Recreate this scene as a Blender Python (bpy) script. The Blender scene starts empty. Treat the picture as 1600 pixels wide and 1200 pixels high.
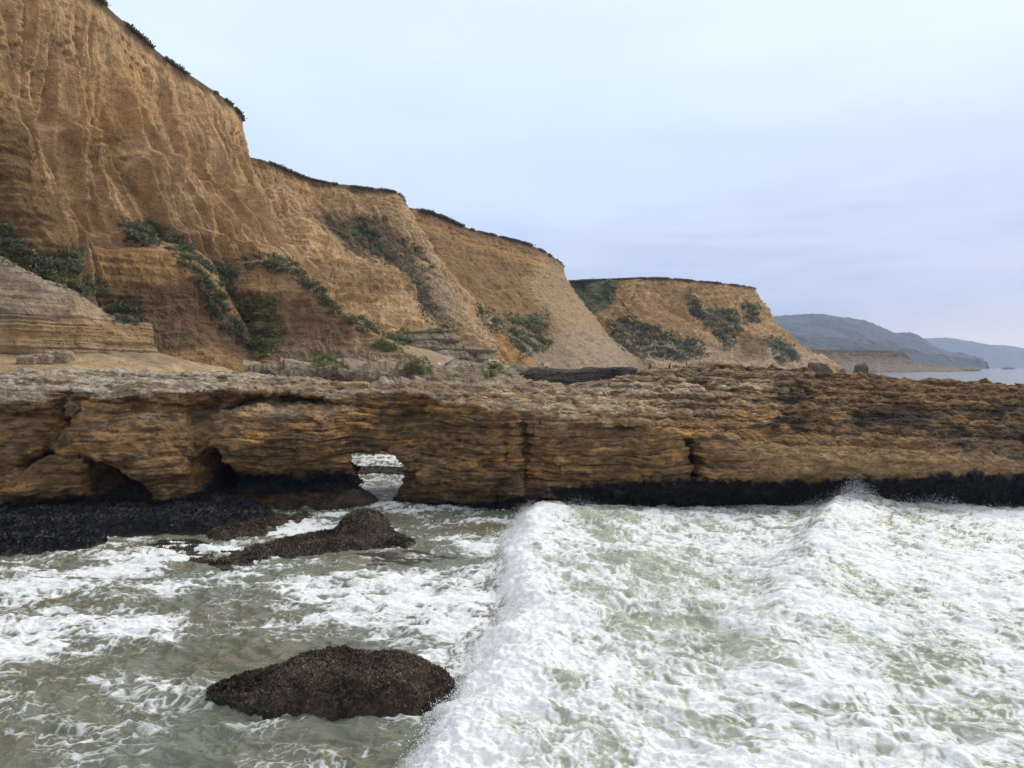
import bpy, math, random
import numpy as np
from mathutils import Vector

random.seed(7)
RNG = np.random.default_rng(7)
SC = bpy.context.scene
COL = SC.collection
F32 = np.float32

# ------------------------------------------------------------------ camera
FPX, HZ, EYE = 1230.0, 573.0, 5.0          # focal length in photo pixels, horizon row, eye height
cam_d = bpy.data.cameras.new('camera')
cam = bpy.data.objects.new('camera', cam_d)
COL.objects.link(cam)
cam.location = (0, 0, EYE)
cam.rotation_euler = (math.radians(90), 0, 0)
cam_d.sensor_width = 36.0
cam_d.lens = 36.0 * FPX / 1600.0
cam_d.shift_y = -(600.0 - HZ) / 1600.0
cam_d.clip_start = 0.1
cam_d.clip_end = 60000
SC.camera = cam

# ------------------------------------------------------------------ sky and sun
SUN_EL, SUN_AZ = 38.0, 58.0                # elevation, azimuth clockwise from +Y (view direction)
sun_d = bpy.data.lights.new('sun', 'SUN')
sun_d.energy = 2.5
sun_d.angle = math.radians(38)
sun_d.color = (1.0, 0.93, 0.83)
sun = bpy.data.objects.new('sun', sun_d)
COL.objects.link(sun)
_e, _a = math.radians(SUN_EL), math.radians(SUN_AZ)
_dir = Vector((math.cos(_e) * math.sin(_a), math.cos(_e) * math.cos(_a), math.sin(_e)))
sun.rotation_euler = _dir.to_track_quat('Z', 'Y').to_euler()

world = bpy.data.worlds.new("World")
SC.world = world
world.use_nodes = True


class G:
    """small helper to write shader graphs"""
    def __init__(s, tree):
        s.t = tree
        s.n = tree.nodes
        s.n.clear()

    def node(s, kind, **kw):
        nd = s.n.new(kind)
        for k, v in kw.items():
            setattr(nd, k, v)
        return nd

    def link(s, a, b):
        s.t.links.new(a, b)

    def put(s, sock, v):
        if isinstance(v, bpy.types.NodeSocket):
            s.link(v, sock)
        else:
            sock.default_value = v

    def math(s, op, a, b=0.0, clamp=False):
        nd = s.node('ShaderNodeMath', operation=op, use_clamp=clamp)
        s.put(nd.inputs[0], a)
        s.put(nd.inputs[1], b)
        return nd.outputs[0]

    def vmul(s, v, k):
        nd = s.node('ShaderNodeVectorMath', operation='MULTIPLY')
        s.put(nd.inputs[0], v)
        s.put(nd.inputs[1], k)
        return nd.outputs[0]

    def noise(s, vec, scale, detail=4, rough=0.55, dist=0.0, col=False, ntype='FBM'):
        nd = s.node('ShaderNodeTexNoise', noise_dimensions='3D', noise_type=ntype)
        s.put(nd.inputs['Vector'], vec)
        nd.inputs['Scale'].default_value = scale
        nd.inputs['Detail'].default_value = detail
        nd.inputs['Roughness'].default_value = rough
        nd.inputs['Distortion'].default_value = dist
        return nd.outputs['Color' if col else 'Fac']

    def voro(s, vec, scale, feature='F1', out='Distance'):
        nd = s.node('ShaderNodeTexVoronoi', feature=feature)
        s.put(nd.inputs['Vector'], vec)
        nd.inputs['Scale'].default_value = scale
        return nd.outputs[out]

    def ramp(s, fac, stops, interp='LINEAR'):
        nd = s.node('ShaderNodeValToRGB')
        cr = nd.color_ramp
        cr.interpolation = interp
        while len(cr.elements) < len(stops):
            cr.elements.new(0.5)
        for el, (p, c) in zip(cr.elements, stops):
            el.position = p
            el.color = c if len(c) == 4 else (*c, 1)
        s.put(nd.inputs[0], fac)
        return nd.outputs[0]

    def mix(s, fac, a, b, mode='MIX'):
        nd = s.node('ShaderNodeMix', data_type='RGBA', blend_type=mode)
        nd.clamp_factor = True
        s.put(nd.inputs[0], fac)
        s.put(nd.inputs[6], a)
        s.put(nd.inputs[7], b)
        return nd.outputs[2]

    def rng(s, v, a, b, c, d, smooth=False):
        nd = s.node('ShaderNodeMapRange', interpolation_type='SMOOTHSTEP' if smooth else 'LINEAR')
        s.put(nd.inputs[0], v)
        for i, q in enumerate((a, b, c, d)):
            s.put(nd.inputs[i + 1], q)
        return nd.outputs[0]


def build_world():
    g = G(world.node_tree)
    out = g.node('ShaderNodeOutputWorld')
    bg = g.node('ShaderNodeBackground')
    bg.inputs['Strength'].default_value = 0.1
    sky = g.node('ShaderNodeTexSky', sky_type='NISHITA')
    sky.sun_disc = False
    sky.sun_elevation = _e
    sky.sun_rotation = _a
    tc = g.node('ShaderNodeTexCoord').outputs['Generated']
    sep = g.node('ShaderNodeSeparateXYZ')
    g.link(tc, sep.inputs[0])
    z = sep.outputs['Z']
    # overcast: luminance grows from the horizon to the zenith, as a cloud deck does
    warp = g.noise(g.vmul(tc, (1.0, 1.0, 3.5)), 1.6, 5, 0.5, .4)
    zz = g.math('ADD', z, g.math('MULTIPLY', g.math('SUBTRACT', warp, 0.5), 0.22))
    deck = g.ramp(zz, [(0.0, (.60, .64, .82)), (0.05, (.57, .65, .90)), (0.14, (.56, .70, 1.0)),
                       (0.25, (.68, .83, 1.02)), (0.36, (.80, .93, 1.03)), (0.70, (.88, .95, 1.0)),
                       (1.0, (1.10, 1.12, 1.14))])
    # soft cloud bands low over the sea, towards the right
    bands = g.noise(g.vmul(tc, (1.6, 1.6, 13.0)), 2.1, 6, 0.55, 0.5)
    bm = g.rng(bands, 0.42, 0.66, 0.0, 1.0, True)
    right = g.rng(sep.outputs['X'], -0.05, 0.5, 0.0, 1.0, True)
    low = g.rng(z, 0.28, 0.04, 0.0, 1.0, True)
    deck = g.mix(g.math('MULTIPLY', g.math('MULTIPLY', bm, low), 0.85), deck, (.90, .92, .99, 1))
    lav = g.rng(z, 0.45, 0.08, 0.0, 1.0, True)
    deck = g.mix(g.math('MULTIPLY', g.math('MULTIPLY', right, lav), 0.60), deck, (.76, .77, .90, 1))
    bank = g.rng(g.noise(g.vmul(tc, (1.3, 1.3, 7.0)), 1.5, 5, .5, .6), .42, .62, 0.0, 1.0, True)
    bk = g.math('MULTIPLY', g.math('MULTIPLY', bank, g.rng(z, .30, .10, 0, 1, True)), g.rng(sep.outputs['X'], -.15, .25, 0, 1, True))
    deck = g.mix(g.math('MULTIPLY', bk, .80), deck, (.53, .575, .78, 1))
    warm = g.math('MULTIPLY', g.rng(sep.outputs['X'], 0.30, 0.55, 0.0, 1.0, True), g.rng(z, 0.085, 0.02, 0.0, 1.0, True))
    deck = g.mix(g.math('MULTIPLY', warm, 0.95), deck, (1.45, 1.22, 1.0, 1))
    puffs = g.noise(g.vmul(tc, (1.0, 1.0, 3.0)), 2.6, 5, 0.5)
    deck = g.mix(1.0, deck, g.ramp(puffs, [(0.25, (.92, .93, .96)), (0.7, (1.06, 1.05, 1.03))]), 'MULTIPLY')
    deck = g.vmul(deck, (10.0, 10.0, 10.0))
    g.link(g.mix(0.93, sky.outputs[0], deck), bg.inputs['Color'])
    g.link(bg.outputs[0], out.inputs[0])


build_world()
SC.view_settings.view_transform = 'Standard'
SC.view_settings.look = 'None'
SC.view_settings.exposure = 0.15
SC.view_settings.gamma = 1.0
SC.render.engine = 'CYCLES'
SC.cycles.max_bounces = 6
SC.cycles.volume_bounces = 1
SC.cycles.use_denoising = True


# ------------------------------------------------------------------ numeric noise
_perm = np.arange(256)
np.random.default_rng(3).shuffle(_perm)
_perm = np.concatenate([_perm, _perm, _perm]).astype(np.int32)
_g3 = np.random.default_rng(5).normal(size=(256, 3)).astype(F32)
_g3 /= np.linalg.norm(_g3, axis=1, keepdims=True)


def perlin(x, y, z=None):
    x = np.asarray(x, F32)
    y = np.asarray(y, F32)
    z = np.zeros_like(x) + F32(0.37) if z is None else np.asarray(z, F32)
    x, y, z = np.broadcast_arrays(x, y, z)
    xi, yi, zi = np.floor(x).astype(np.int32), np.floor(y).astype(np.int32), np.floor(z).astype(np.int32)
    xf, yf, zf = x - xi, y - yi, z - zi
    xi &= 255
    yi &= 255
    zi &= 255
    fade = lambda t: t * t * t * (t * (t * 6 - 15) + 10)
    u, v, w = fade(xf), fade(yf), fade(zf)
    r = 0
    for dx in (0, 1):
        wx = u if dx else 1 - u
        px = _perm[xi + dx]
        for dy in (0, 1):
            wy = wx * (v if dy else 1 - v)
            py = _perm[px + yi + dy]
            for dz in (0, 1):
                g = _g3[_perm[py + zi + dz]]
                r = r + wy * (w if dz else 1 - w) * (g[..., 0] * (xf - dx) + g[..., 1] * (yf - dy) + g[..., 2] * (zf - dz))
    return (r * 1.5).astype(F32)


def fbm(x, y, z=None, o=4, rough=0.5):
    s, a, f, t = 0, 1.0, 1.0, 0
    for i in range(o):
        s = s + a * perlin(x * f + i * 17.3, y * f - i * 9.1, None if z is None else z * f + i * 4.7)
        t += a
        a *= rough
        f *= 2.03
    return s / t


def ridged(x, y, z=None, o=3, rough=0.5):
    s, a, f, t = 0, 1.0, 1.0, 0
    for i in range(o):
        s = s + a * (1 - 2 * np.abs(perlin(x * f + i * 31.7, y * f + i * 5.9, None if z is None else z * f - i * 3.3)))
        t += a
        a *= rough
        f *= 2.1
    return s / t


def cells(x, y, z, jit=0.9):
    """F1 distance of a jittered cell pattern"""
    x, y, z = [np.asarray(q, F32) for q in (x, y, z)]
    xi, yi, zi = np.floor(x).astype(np.int32), np.floor(y).astype(np.int32), np.floor(z).astype(np.int32)
    best = np.full(x.shape, 9.0, F32)
    for dx in (-1, 0, 1):
        for dy in (-1, 0, 1):
            for dz in (-1, 0, 1):
                h = _perm[_perm[_perm[(xi + dx) & 255] + ((yi + dy) & 255)] + ((zi + dz) & 255)]
                o = _g3[h] * F32(0.5 * jit) + F32(0.5)
                d = (xi + dx + o[..., 0] - x) ** 2 + (yi + dy + o[..., 1] - y) ** 2 + (zi + dz + o[..., 2] - z) ** 2
                best = np.minimum(best, d)
    return np.sqrt(best)


def sstep(a, b, x):
    t = np.clip((x - a) / (b - a), 0, 1)
    return t * t * (3 - 2 * t)


def lerp(a, b, t):
    return a + (b - a) * t


def catmull(P, n):
    """resample control points P (k,...) at n places, even in chord length"""
    P = np.asarray(P, float)
    k = len(P)
    flat = P.reshape(k, -1)
    d = np.r_[0, np.cumsum(np.linalg.norm(np.diff(flat[:, :3], axis=0), axis=1) + 1e-6)]
    t = np.linspace(0, d[-1], n)
    m = np.zeros_like(flat)
    h = np.diff(d)[:, None]
    s = np.diff(flat, axis=0) / h
    m[1:-1] = (s[:-1] * h[1:] + s[1:] * h[:-1]) / (h[:-1] + h[1:])
    m[0], m[-1] = s[0], s[-1]
    m *= 0.8
    i = np.clip(np.searchsorted(d, t, 'right') - 1, 0, k - 2)
    hh = (d[i + 1] - d[i])[:, None]
    q = ((t - d[i])[:, None]) / hh
    h00, h10, h01, h11 = 2 * q**3 - 3 * q**2 + 1, q**3 - 2 * q**2 + q, -2 * q**3 + 3 * q**2, q**3 - q**2
    r = h00 * flat[i] + h10 * hh * m[i] + h01 * flat[i + 1] + h11 * hh * m[i + 1]
    return r.reshape((n,) + P.shape[1:])


def wpt(px, py, d):
    return ((px - 800.0) / FPX * d, d, EYE - (py - HZ) / FPX * d)


def gpt(px, py, z=0.0):
    """the point at height z seen at a pixel of the photograph (planning aid)"""
    d = (EYE - z) * FPX / (py - HZ)
    return ((px - 800.0) / FPX * d, d)


def to_px(P):
    d = np.maximum(P[..., 1], 0.5)
    return 800 + FPX * P[..., 0] / d, HZ - FPX * (P[..., 2] - EYE) / d


def poly_sdf(x, y, poly):
    """signed distance to a closed polygon, positive inside"""
    poly = np.asarray(poly, float)
    best = np.full(x.shape, 1e9, F32)
    inside = np.zeros(x.shape, bool)
    for a, b in zip(poly, np.roll(poly, -1, axis=0)):
        ex, ey = b - a
        wx, wy = x - a[0], y - a[1]
        t = np.clip((wx * ex + wy * ey) / (ex * ex + ey * ey + 1e-9), 0, 1)
        best = np.minimum(best, (wx - ex * t) ** 2 + (wy - ey * t) ** 2)
        c = ((a[1] > y) != (b[1] > y)) & (x < ex * (y - a[1]) / (ey if ey else 1e-9) + a[0])
        inside ^= c
    return np.where(inside, 1, -1) * np.sqrt(best)


def region(P, poly, soft=8.0, warp=10.0, scale=0.6):
    """0..1 weight of a patch on a surface, outline given as the photo shows it, edge broken by noise"""
    x, y = to_px(P)
    n1 = fbm(P[..., 0] * scale, P[..., 1] * scale, P[..., 2] * scale, 4, 0.6)
    return sstep(-soft, soft, poly_sdf(x, y, poly) + warp * n1)


# ------------------------------------------------------------------ mesh helpers
def link_mesh(name, V, Q, mat, parent=None, col=None, attrs=None, smooth=True, tris=None):
    V = np.ascontiguousarray(V, F32).reshape(-1, 3)
    Q = np.ascontiguousarray(Q, np.int32)
    me = bpy.data.meshes.new(name)
    k = Q.shape[1]
    me.vertices.add(len(V))
    me.vertices.foreach_set('co', V.ravel())
    me.loops.add(Q.size)
    me.loops.foreach_set('vertex_index', Q.ravel())
    me.polygons.add(len(Q))
    me.polygons.foreach_set('loop_start', np.arange(len(Q), dtype=np.int32) * k)
    me.polygons.foreach_set('use_smooth', np.full(len(Q), smooth, bool))
    me.update(calc_edges=True)
    if col is not None:
        c = np.ones((len(V), 4), F32)
        c[:, :3] = np.clip(col, 0, 1)
        a = me.color_attributes.new('tint', 'FLOAT_COLOR', 'POINT')
        a.data.foreach_set('color', c.ravel())
    for nm, val in (attrs or {}).items():
        a = me.attributes.new(nm, 'FLOAT', 'POINT')
        a.data.foreach_set('value', np.ascontiguousarray(val, F32).ravel())
    if mat:
        me.materials.append(mat)
    o = bpy.data.objects.new(name, me)
    COL.objects.link(o)
    if parent:
        o.parent = parent
    return o


def grid_quads(nu, nv, flip=False):
    i = np.arange(nu * nv).reshape(nv, nu)
    q = np.stack([i[:-1, :-1], i[:-1, 1:], i[1:, 1:], i[1:, :-1]], -1).reshape(-1, 4)
    return q[:, ::-1] if flip else q


def grid_normals(P):
    du = np.gradient(P, axis=1)
    dv = np.gradient(P, axis=0)
    n = np.cross(du, dv)
    return n / (np.linalg.norm(n, axis=-1, keepdims=True) + 1e-9)


def tag(o, label=None, cat=None, group=None, kind=None):
    if label:
        o['label'] = label
    if cat:
        o['category'] = cat
    if group:
        o['group'] = group
    if kind:
        o['kind'] = kind
    return o


def thing(name, loc, label, cat, group=None):
    o = bpy.data.objects.new(name, None)
    o.empty_display_size = 0.5
    COL.objects.link(o)
    o.location = loc
    return tag(o, label, cat, group)


def keep_world(child, parent):
    child.parent = parent
    child.location = -Vector(parent.location)
    return child


# ------------------------------------------------------------------ materials
def new_mat(name):
    m = bpy.data.materials.new(name)
    m.use_nodes = True
    g = G(m.node_tree)
    out = g.node('ShaderNodeOutputMaterial')
    b = g.node('ShaderNodeBsdfPrincipled')
    g.link(b.outputs[0], out.inputs[0])
    return m, g, b


def tint_mat(name, fine, contrast, bump, bdist, rough=0.9, stretch=(1, 1, 1), spec=0.25, wet=False, grain=True):
    """vertex tint broken up by procedural mottling and bump"""
    m, g, b = new_mat(name)
    at = g.node('ShaderNodeAttribute', attribute_name='tint')
    pos = g.node('ShaderNodeNewGeometry').outputs['Position']
    p = g.vmul(pos, stretch)
    n1 = g.noise(p, fine, 6, 0.65, 0.2)
    n2 = g.noise(pos, fine * 3.7, 4, 0.7)
    v = g.math('ADD', g.math('MULTIPLY', n1, 0.6), g.math('MULTIPLY', n2, 0.4))
    k = g.ramp(v, [(0.30, (1 - contrast,) * 3), (0.5, (1, 1, 1)), (0.72, (1 + contrast * 0.9,) * 3)])
    c = g.mix(1.0, at.outputs['Color'], k, 'MULTIPLY')
    g.link(c, b.inputs['Base Color'])
    b.inputs['Roughness'].default_value = rough
    b.inputs['Specular IOR Level'].default_value = spec
    if wet:
        w = g.node('ShaderNodeAttribute', attribute_name='wet').outputs['Fac']
        g.link(g.rng(w, 0, 1, rough, 0.42), b.inputs['Roughness'])
        g.link(g.rng(w, 0, 1, spec, 0.28), b.inputs['Specular IOR Level'])
    bp = g.node('ShaderNodeBump')
    bp.inputs['Strength'].default_value = bump
    bp.inputs['Distance'].default_value = bdist
    h = g.math('ADD', g.noise(p, fine * 1.6, 7, 0.7), g.math('MULTIPLY', g.noise(pos, fine * 6.0, 4, 0.7), 0.45))
    g.link(h, bp.inputs['Height'])
    g.link(bp.outputs[0], b.inputs['Normal'])
    return m


M_CLIFF = tint_mat('cliff_sandstone', 1.4, 0.52, 1.0, 0.55, stretch=(1, 1, 1.2), spec=.1)
M_FAR = tint_mat('far_cliff_sandstone', 0.6, 0.48, 0.8, 0.8, stretch=(1, 1, 1.2), spec=.1)
M_ROCK = tint_mat('layered_rock', 3.0, 0.85, 1.0, 0.16, stretch=(1, 1, 2.6), wet=True, spec=.12)
M_REEF = tint_mat('weedy_rock', 9.0, 0.65, 1.0, 0.06, rough=0.75, wet=True, spec=.12)


def leaf_mat(name, c0, c1, rough=0.75, thin=0.0):
    m, g, b = new_mat(name)
    at = g.node('ShaderNodeAttribute', attribute_name='tint')
    pos = g.node('ShaderNodeNewGeometry').outputs['Position']
    n = g.noise(pos, 1.1, 3, 0.6)
    c = g.mix(g.rng(n, 0.35, 0.65, 0, 1), (*c0, 1), (*c1, 1))
    cc = g.mix(1.0, c, at.outputs['Color'], 'MULTIPLY')
    g.link(cc, b.inputs['Base Color'])
    b.inputs['Roughness'].default_value = rough
    b.inputs['Specular IOR Level'].default_value = 0.2
    if thin:                                   # leaves let light through
        tr = g.node('ShaderNodeBsdfTranslucent')
        g.link(cc, tr.inputs['Color'])
        mx = g.node('ShaderNodeMixShader')
        mx.inputs[0].default_value = thin
        g.link(b.outputs[0], mx.inputs[1])
        g.link(tr.outputs[0], mx.inputs[2])
        g.link(mx.outputs[0], [n for n in g.n if n.type == 'OUTPUT_MATERIAL'][0].inputs['Surface'])
    return m


M_LEAF = leaf_mat('scrub_leaf', (.125, .150, .095), (.215, .230, .155), thin=.4)
M_LEAF_G = leaf_mat('green_scrub_leaf', (.150, .185, .075), (.250, .265, .115), thin=.4)
M_TURF = leaf_mat('turf_leaf', (.080, .075, .048), (.140, .122, .078))


def plain_mat(name, c, rough=0.7, spec=0.3, var=0.25, scale=8):
    m, g, b = new_mat(name)
    pos = g.node('ShaderNodeNewGeometry').outputs['Position']
    n = g.noise(pos, scale, 4, 0.6)
    k = g.ramp(n, [(0.3, (1 - var,) * 3), (0.7, (1 + var,) * 3)])
    g.link(g.mix(1.0, (*c, 1), k, 'MULTIPLY'), b.inputs['Base Color'])
    b.inputs['Roughness'].default_value = rough
    b.inputs['Specular IOR Level'].default_value = spec
    return m


# ------------------------------------------------------------------ cliffs: control nets
C_TAN = np.array((.51, .320, .155))
C_OCH = np.array((.54, .325, .140))
C_PALE = np.array((.60, .425, .250))
C_GREY = np.array((.40, .315, .235))
C_DAMP = np.array((.16, .10, .058))
C_SOIL = np.array((.115, .082, .056))
C_ORNG = np.array((.52, .29, .12))


def net(top, bot, prof, nu, nv, cap=None, ncap=8):
    """surface between a top line and a bottom line; prof gives how far the face has run out at each drop"""
    T, B = catmull(top, nu), catmull(bot, nu)
    v = np.linspace(0, 1, nv)
    pv = np.interp(v, [p[0] for p in prof], [p[1] for p in prof])
    k = np.ones(5) / 5
    pv = np.convolve(np.pad(pv, 2, 'edge'), k, 'valid') if nv > 40 else pv
    pv[0], pv[-1] = 0, 1
    P = np.empty((nv, nu, 3))
    P[..., :2] = T[None, :, :2] + (B - T)[None, :, :2] * pv[:, None, None]
    P[..., 2] = T[None, :, 2] + (B - T)[None, :, 2] * v[:, None]
    capn = 0
    if cap:
        dist, dz = cap
        h = (T - B)[:, :2]
        h /= np.linalg.norm(h, axis=1, keepdims=True) + 1e-6
        ker = np.hanning(max(5, nu // 6) | 1)
        ker /= ker.sum()
        hs = np.stack([np.convolve(np.pad(h[:, i], len(ker) // 2, 'edge'), ker, 'valid') for i in (0, 1)], 1)
        s = np.linspace(1, 1.0 / ncap, ncap)
        C = np.empty((ncap, nu, 3))
        C[..., :2] = T[None, :, :2] + hs[None] * (dist * s[:, None, None])
        C[..., 2] = T[None, :, 2] + dz * s[:, None]
        P = np.concatenate([C, P])
        capn = ncap
    return P, capn


def metres(P):
    u = np.r_[0, np.cumsum(np.linalg.norm(np.diff(P[P.shape[0] // 2], axis=0), axis=1))]
    w = np.r_[0, np.cumsum(np.linalg.norm(np.diff(P[:, P.shape[1] // 2], axis=0), axis=1))]
    return np.meshgrid(u, w)


def cliff_face(name, top, bot, prof, nu, nv, cap, flute=0.3, fl_len=2.0, strata=0.12, big=0.6, fine=0.12,
               colour=None, mat=None, parent=None, seed=0.0, s_freq=1.3, pits=0.0, gully=0.0, turfed=False, ledges=(), steps=None):
    P, capn = net(top, bot, prof, nu, nv, cap)
    N = grid_normals(P)
    ctr = P.reshape(-1, 3).mean(0)
    tow = (np.array([0, 0, EYE]) - ctr)
    if (N[capn:].reshape(-1, 3) @ tow).mean() < 0:
        N = -N
        flip = True
    else:
        flip = False
    u, w = metres(P)
    nvv = P.shape[0]
    v = np.clip((np.arange(nvv) - capn) / (nvv - capn - 1), 0, 1)[:, None] * np.ones((1, nu))
    cover = sstep(0.0, 0.05, v)
    x, y, z = P[..., 0] + seed, P[..., 1], P[..., 2]
    d = big * fbm(x / 9, y / 9, z / 9, 3) * sstep(0.0, 0.10, v)
    wu = u + fl_len * .35 * fbm(x / (fl_len * 3.5), y / (fl_len * 3.5), z / (fl_len * 3), 3)
    ampl = .25 + .75 * sstep(-0.2, 0.2, fbm(u / 11 + seed, w / 10, None, 2) + 0.10)
    fl = ridged(wu / fl_len, w / (fl_len * 13) + seed, None, 3, 0.42)
    fl2 = np.abs(perlin(wu / (fl_len * 0.3), w / (fl_len * 3.5) + 3.3))
    fl3 = ridged(wu / (fl_len * .40) + 4.4, w / (fl_len * 6) + seed, None, 2, .4)
    d = d + flute * ((fl - .7) * 0.7 + .34 * (fl3 - .5) - 0.25 * fl2) * ampl * cover * (0.35 + 0.65 * sstep(0.04, 0.35, v))
    if gully:
        d = d + gully * (ridged(wu / (fl_len * 3.2) + 7.7, w / 70 + seed, None, 2) - 0.85) * sstep(0.05, 0.4, v)
    zz = z + 0.5 * fbm(x / 14, y / 14, None, 2) + 0.05 * u * 0.2
    st = perlin(x / 9, zz * s_freq, y / 9) + 0.6 * perlin(x / 5, zz * s_freq * 2.6, y / 5)
    d = d + strata * np.clip(st * 1.8, -1, 1) * cover
    d = d + fine * 1.3 * (ridged(x * .42, y * .42, z * .36, 6, .58) - .25) * (0.3 + 0.7 * cover)
    if steps:
        amt, sf = steps
        q = zz * sf + .2 * perlin(x / 3, y / 3)
        kk = np.floor(q)
        fr = q - kk
        bl = np.floor(u / 1.3 + kk * .37 + .2 * perlin(u * 1.1, zz * 2))
        rr = .5 * np.clip(1.8 * perlin(x / 2.2, kk * 7.7, y / 2.2), -1, 1) + .5 * (_perm[_perm[bl.astype(np.int32) & 255] + (kk.astype(np.int32) & 255)] / 127.5 - 1)
        d = d + amt * rr - amt * .7 * np.exp(-(np.minimum(fr, 1 - fr) / .12) ** 2)
        st = st + 1.5 * rr
    for va, vb, amt in ledges:
        edge = va + (vb - va) * u / u.max() + .05 * fbm(u / 6, w * 0 + va * 9, None, 4, .6)
        d = d + amt * sstep(edge - .006, edge + .022, v)
    if pits:
        c = cells(x / 0.8, y / 0.8, z / 0.55)
        pm = sstep(0.0, 0.22, fbm(x / 6 + 3, y / 6, z / 6, 2)) * sstep(0.02, 0.12, v) * sstep(0.62, 0.3, v)
        d = d - pits * sstep(0.42, 0.1, c) * pm
    P2 = P + N * d[..., None]
    if colour:
        c = colour(P2, v, u, w, st, fl, capn)
    else:
        c = np.ones(P.shape) * C_TAN
    if capn and turfed:
        tm = np.zeros(nvv)
        tm[:capn] = 1
        c = lerp(c, np.array((.07, .068, .042)), tm[:, None, None])
    # the foot runs on down to below the water
    out = (B_xy := P2[-1, :, :2] - P2[-12, :, :2]) / (np.linalg.norm(B_xy, axis=1, keepdims=True) + 1e-6)
    ker = np.ones(21) / 21
    out = np.stack([np.convolve(np.pad(out[:, i], 10, 'edge'), ker, 'valid') for i in (0, 1)], 1)
    foot = []
    for k in range(1, 15):
        r = P2[-1].copy()
        r[:, 2] += (-1.5 - r[:, 2]) * k / 14
        r[:, :2] += out * (.22 * k + .5 * fbm(r[:, 0:1] / 2 + seed, r[:, 1:2] / 2, r[:, 2:3] / 1.2, 4, .6))
        foot.append(r)
    fc = np.stack(foot)
    k = fbm(fc[..., 0] / 1.5, fc[..., 1] / 1.5, fc[..., 2] / .6, 4, .6)
    cf = lerp(np.array((.09, .068, .05)), np.array((.26, .19, .125)), np.clip(.5 + 1.3 * k, 0, 1)[..., None])
    P3, c = np.concatenate([P2, fc]), np.concatenate([c, cf])
    o = link_mesh(name, P3, grid_quads(nu, len(P3), not flip), mat or M_CLIFF, None, c.reshape(-1, 3))
    if parent:
        keep_world(o, parent)
    return o, P2, capn


def base_colour(P, v, st, a=C_TAN, b=C_PALE, soil=0.035):
    x, y, z = P[..., 0], P[..., 1], P[..., 2]
    n = fbm(x / 5, y / 5, z / 3.2, 4, 0.55)
    c = lerp(a, b, np.clip(0.35 + 0.9 * n, 0, 1)[..., None])
    c = c * (1 + 0.07 * np.clip(st, -1, 1))[..., None]
    wash = fbm(x / 1.3 + 3, y / 1.3, z / 10, 4, .6)
    c = c * (1 + 0.55 * wash)[..., None]
    n2 = fbm(x / 1.5 + 9, y / 1.5, z / 1.1, 4, 0.6)
    c = c * (1 + 0.34 * n2)[..., None]
    if soil:
        e = soil * (1 + 1.4 * fbm(x / 2.2, y / 2.2, z / 2.2, 3))
        c = lerp(c, C_SOIL * 1.25, (sstep(e * 1.25, e * 0.4, v) * 0.9)[..., None])
    return c


def put(c, colr, wgt):
    return lerp(c, np.asarray(colr), wgt[..., None])


STEEP = [(0, 0), (.03, .005), (.15, .06), (.4, .27), (.6, .47), (.8, .72), (1, 1)]
WALLY = [(0, 0), (.5, .25), (1, 1)]


def col_h1(P, v, u, w, st, fl, capn):
    c = base_colour(P, v, st)
    c = c * (1 + 0.10 * fl)[..., None]
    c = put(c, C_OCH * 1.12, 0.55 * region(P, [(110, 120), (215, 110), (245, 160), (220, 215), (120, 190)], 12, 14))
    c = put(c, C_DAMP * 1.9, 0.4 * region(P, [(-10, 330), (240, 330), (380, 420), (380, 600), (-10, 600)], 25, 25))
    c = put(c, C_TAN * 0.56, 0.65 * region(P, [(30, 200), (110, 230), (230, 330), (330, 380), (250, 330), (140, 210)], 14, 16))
    return c


def col_plain(a, b, soil=0.0, regs=()):
    def f(P, v, u, w, st, fl, capn):
        c = base_colour(P, v, st, np.asarray(a), np.asarray(b), soil)
        c = c * (1 + 0.08 * fl)[..., None]
        for poly, cc, k, soft, warp in regs:
            c = put(c, cc, k * region(P, poly, soft, warp))
        return c
    return f


# ---- tall fluted cliff (nearest headland)
t_h1 = thing('sea_cliff', (-24, 60, 4), 'tallest fluted tan sea cliff filling the upper left, nearest of the headlands', 'cliff', 'sandstone headlands along the bay')
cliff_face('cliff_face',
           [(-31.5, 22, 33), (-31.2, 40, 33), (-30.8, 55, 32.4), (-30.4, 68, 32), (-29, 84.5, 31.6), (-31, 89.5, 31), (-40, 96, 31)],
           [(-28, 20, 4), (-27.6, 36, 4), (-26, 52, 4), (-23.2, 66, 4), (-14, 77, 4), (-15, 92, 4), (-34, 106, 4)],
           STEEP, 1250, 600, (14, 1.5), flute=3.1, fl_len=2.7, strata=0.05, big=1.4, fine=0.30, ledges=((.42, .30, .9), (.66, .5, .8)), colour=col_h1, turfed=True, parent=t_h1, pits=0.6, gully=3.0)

S_buttress, _, _ = cliff_face('buttress',
           [wpt(-140, 120, 38), wpt(-40, 150, 39.5), wpt(0, 163, 40.2), wpt(16, 178, 41), wpt(26, 190, 43), wpt(32, 195, 52)],
           [wpt(-140, 440, 38.4), wpt(-40, 440, 39), wpt(60, 430, 39.6), wpt(112, 425, 41), wpt(122, 420, 45), wpt(122, 420, 56)],
           [(0, 0), (.2, .12), (.5, .42), (.8, .82), (1, 1)], 420, 300, (8, .5), flute=0.35, fl_len=2.0, strata=0.22, big=0.8, fine=0.4,
           colour=col_plain(C_TAN * 0.40, C_TAN * 0.60), parent=t_h1, seed=31)  # shade of this face put into its colour, darker than the cliff rock

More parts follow.
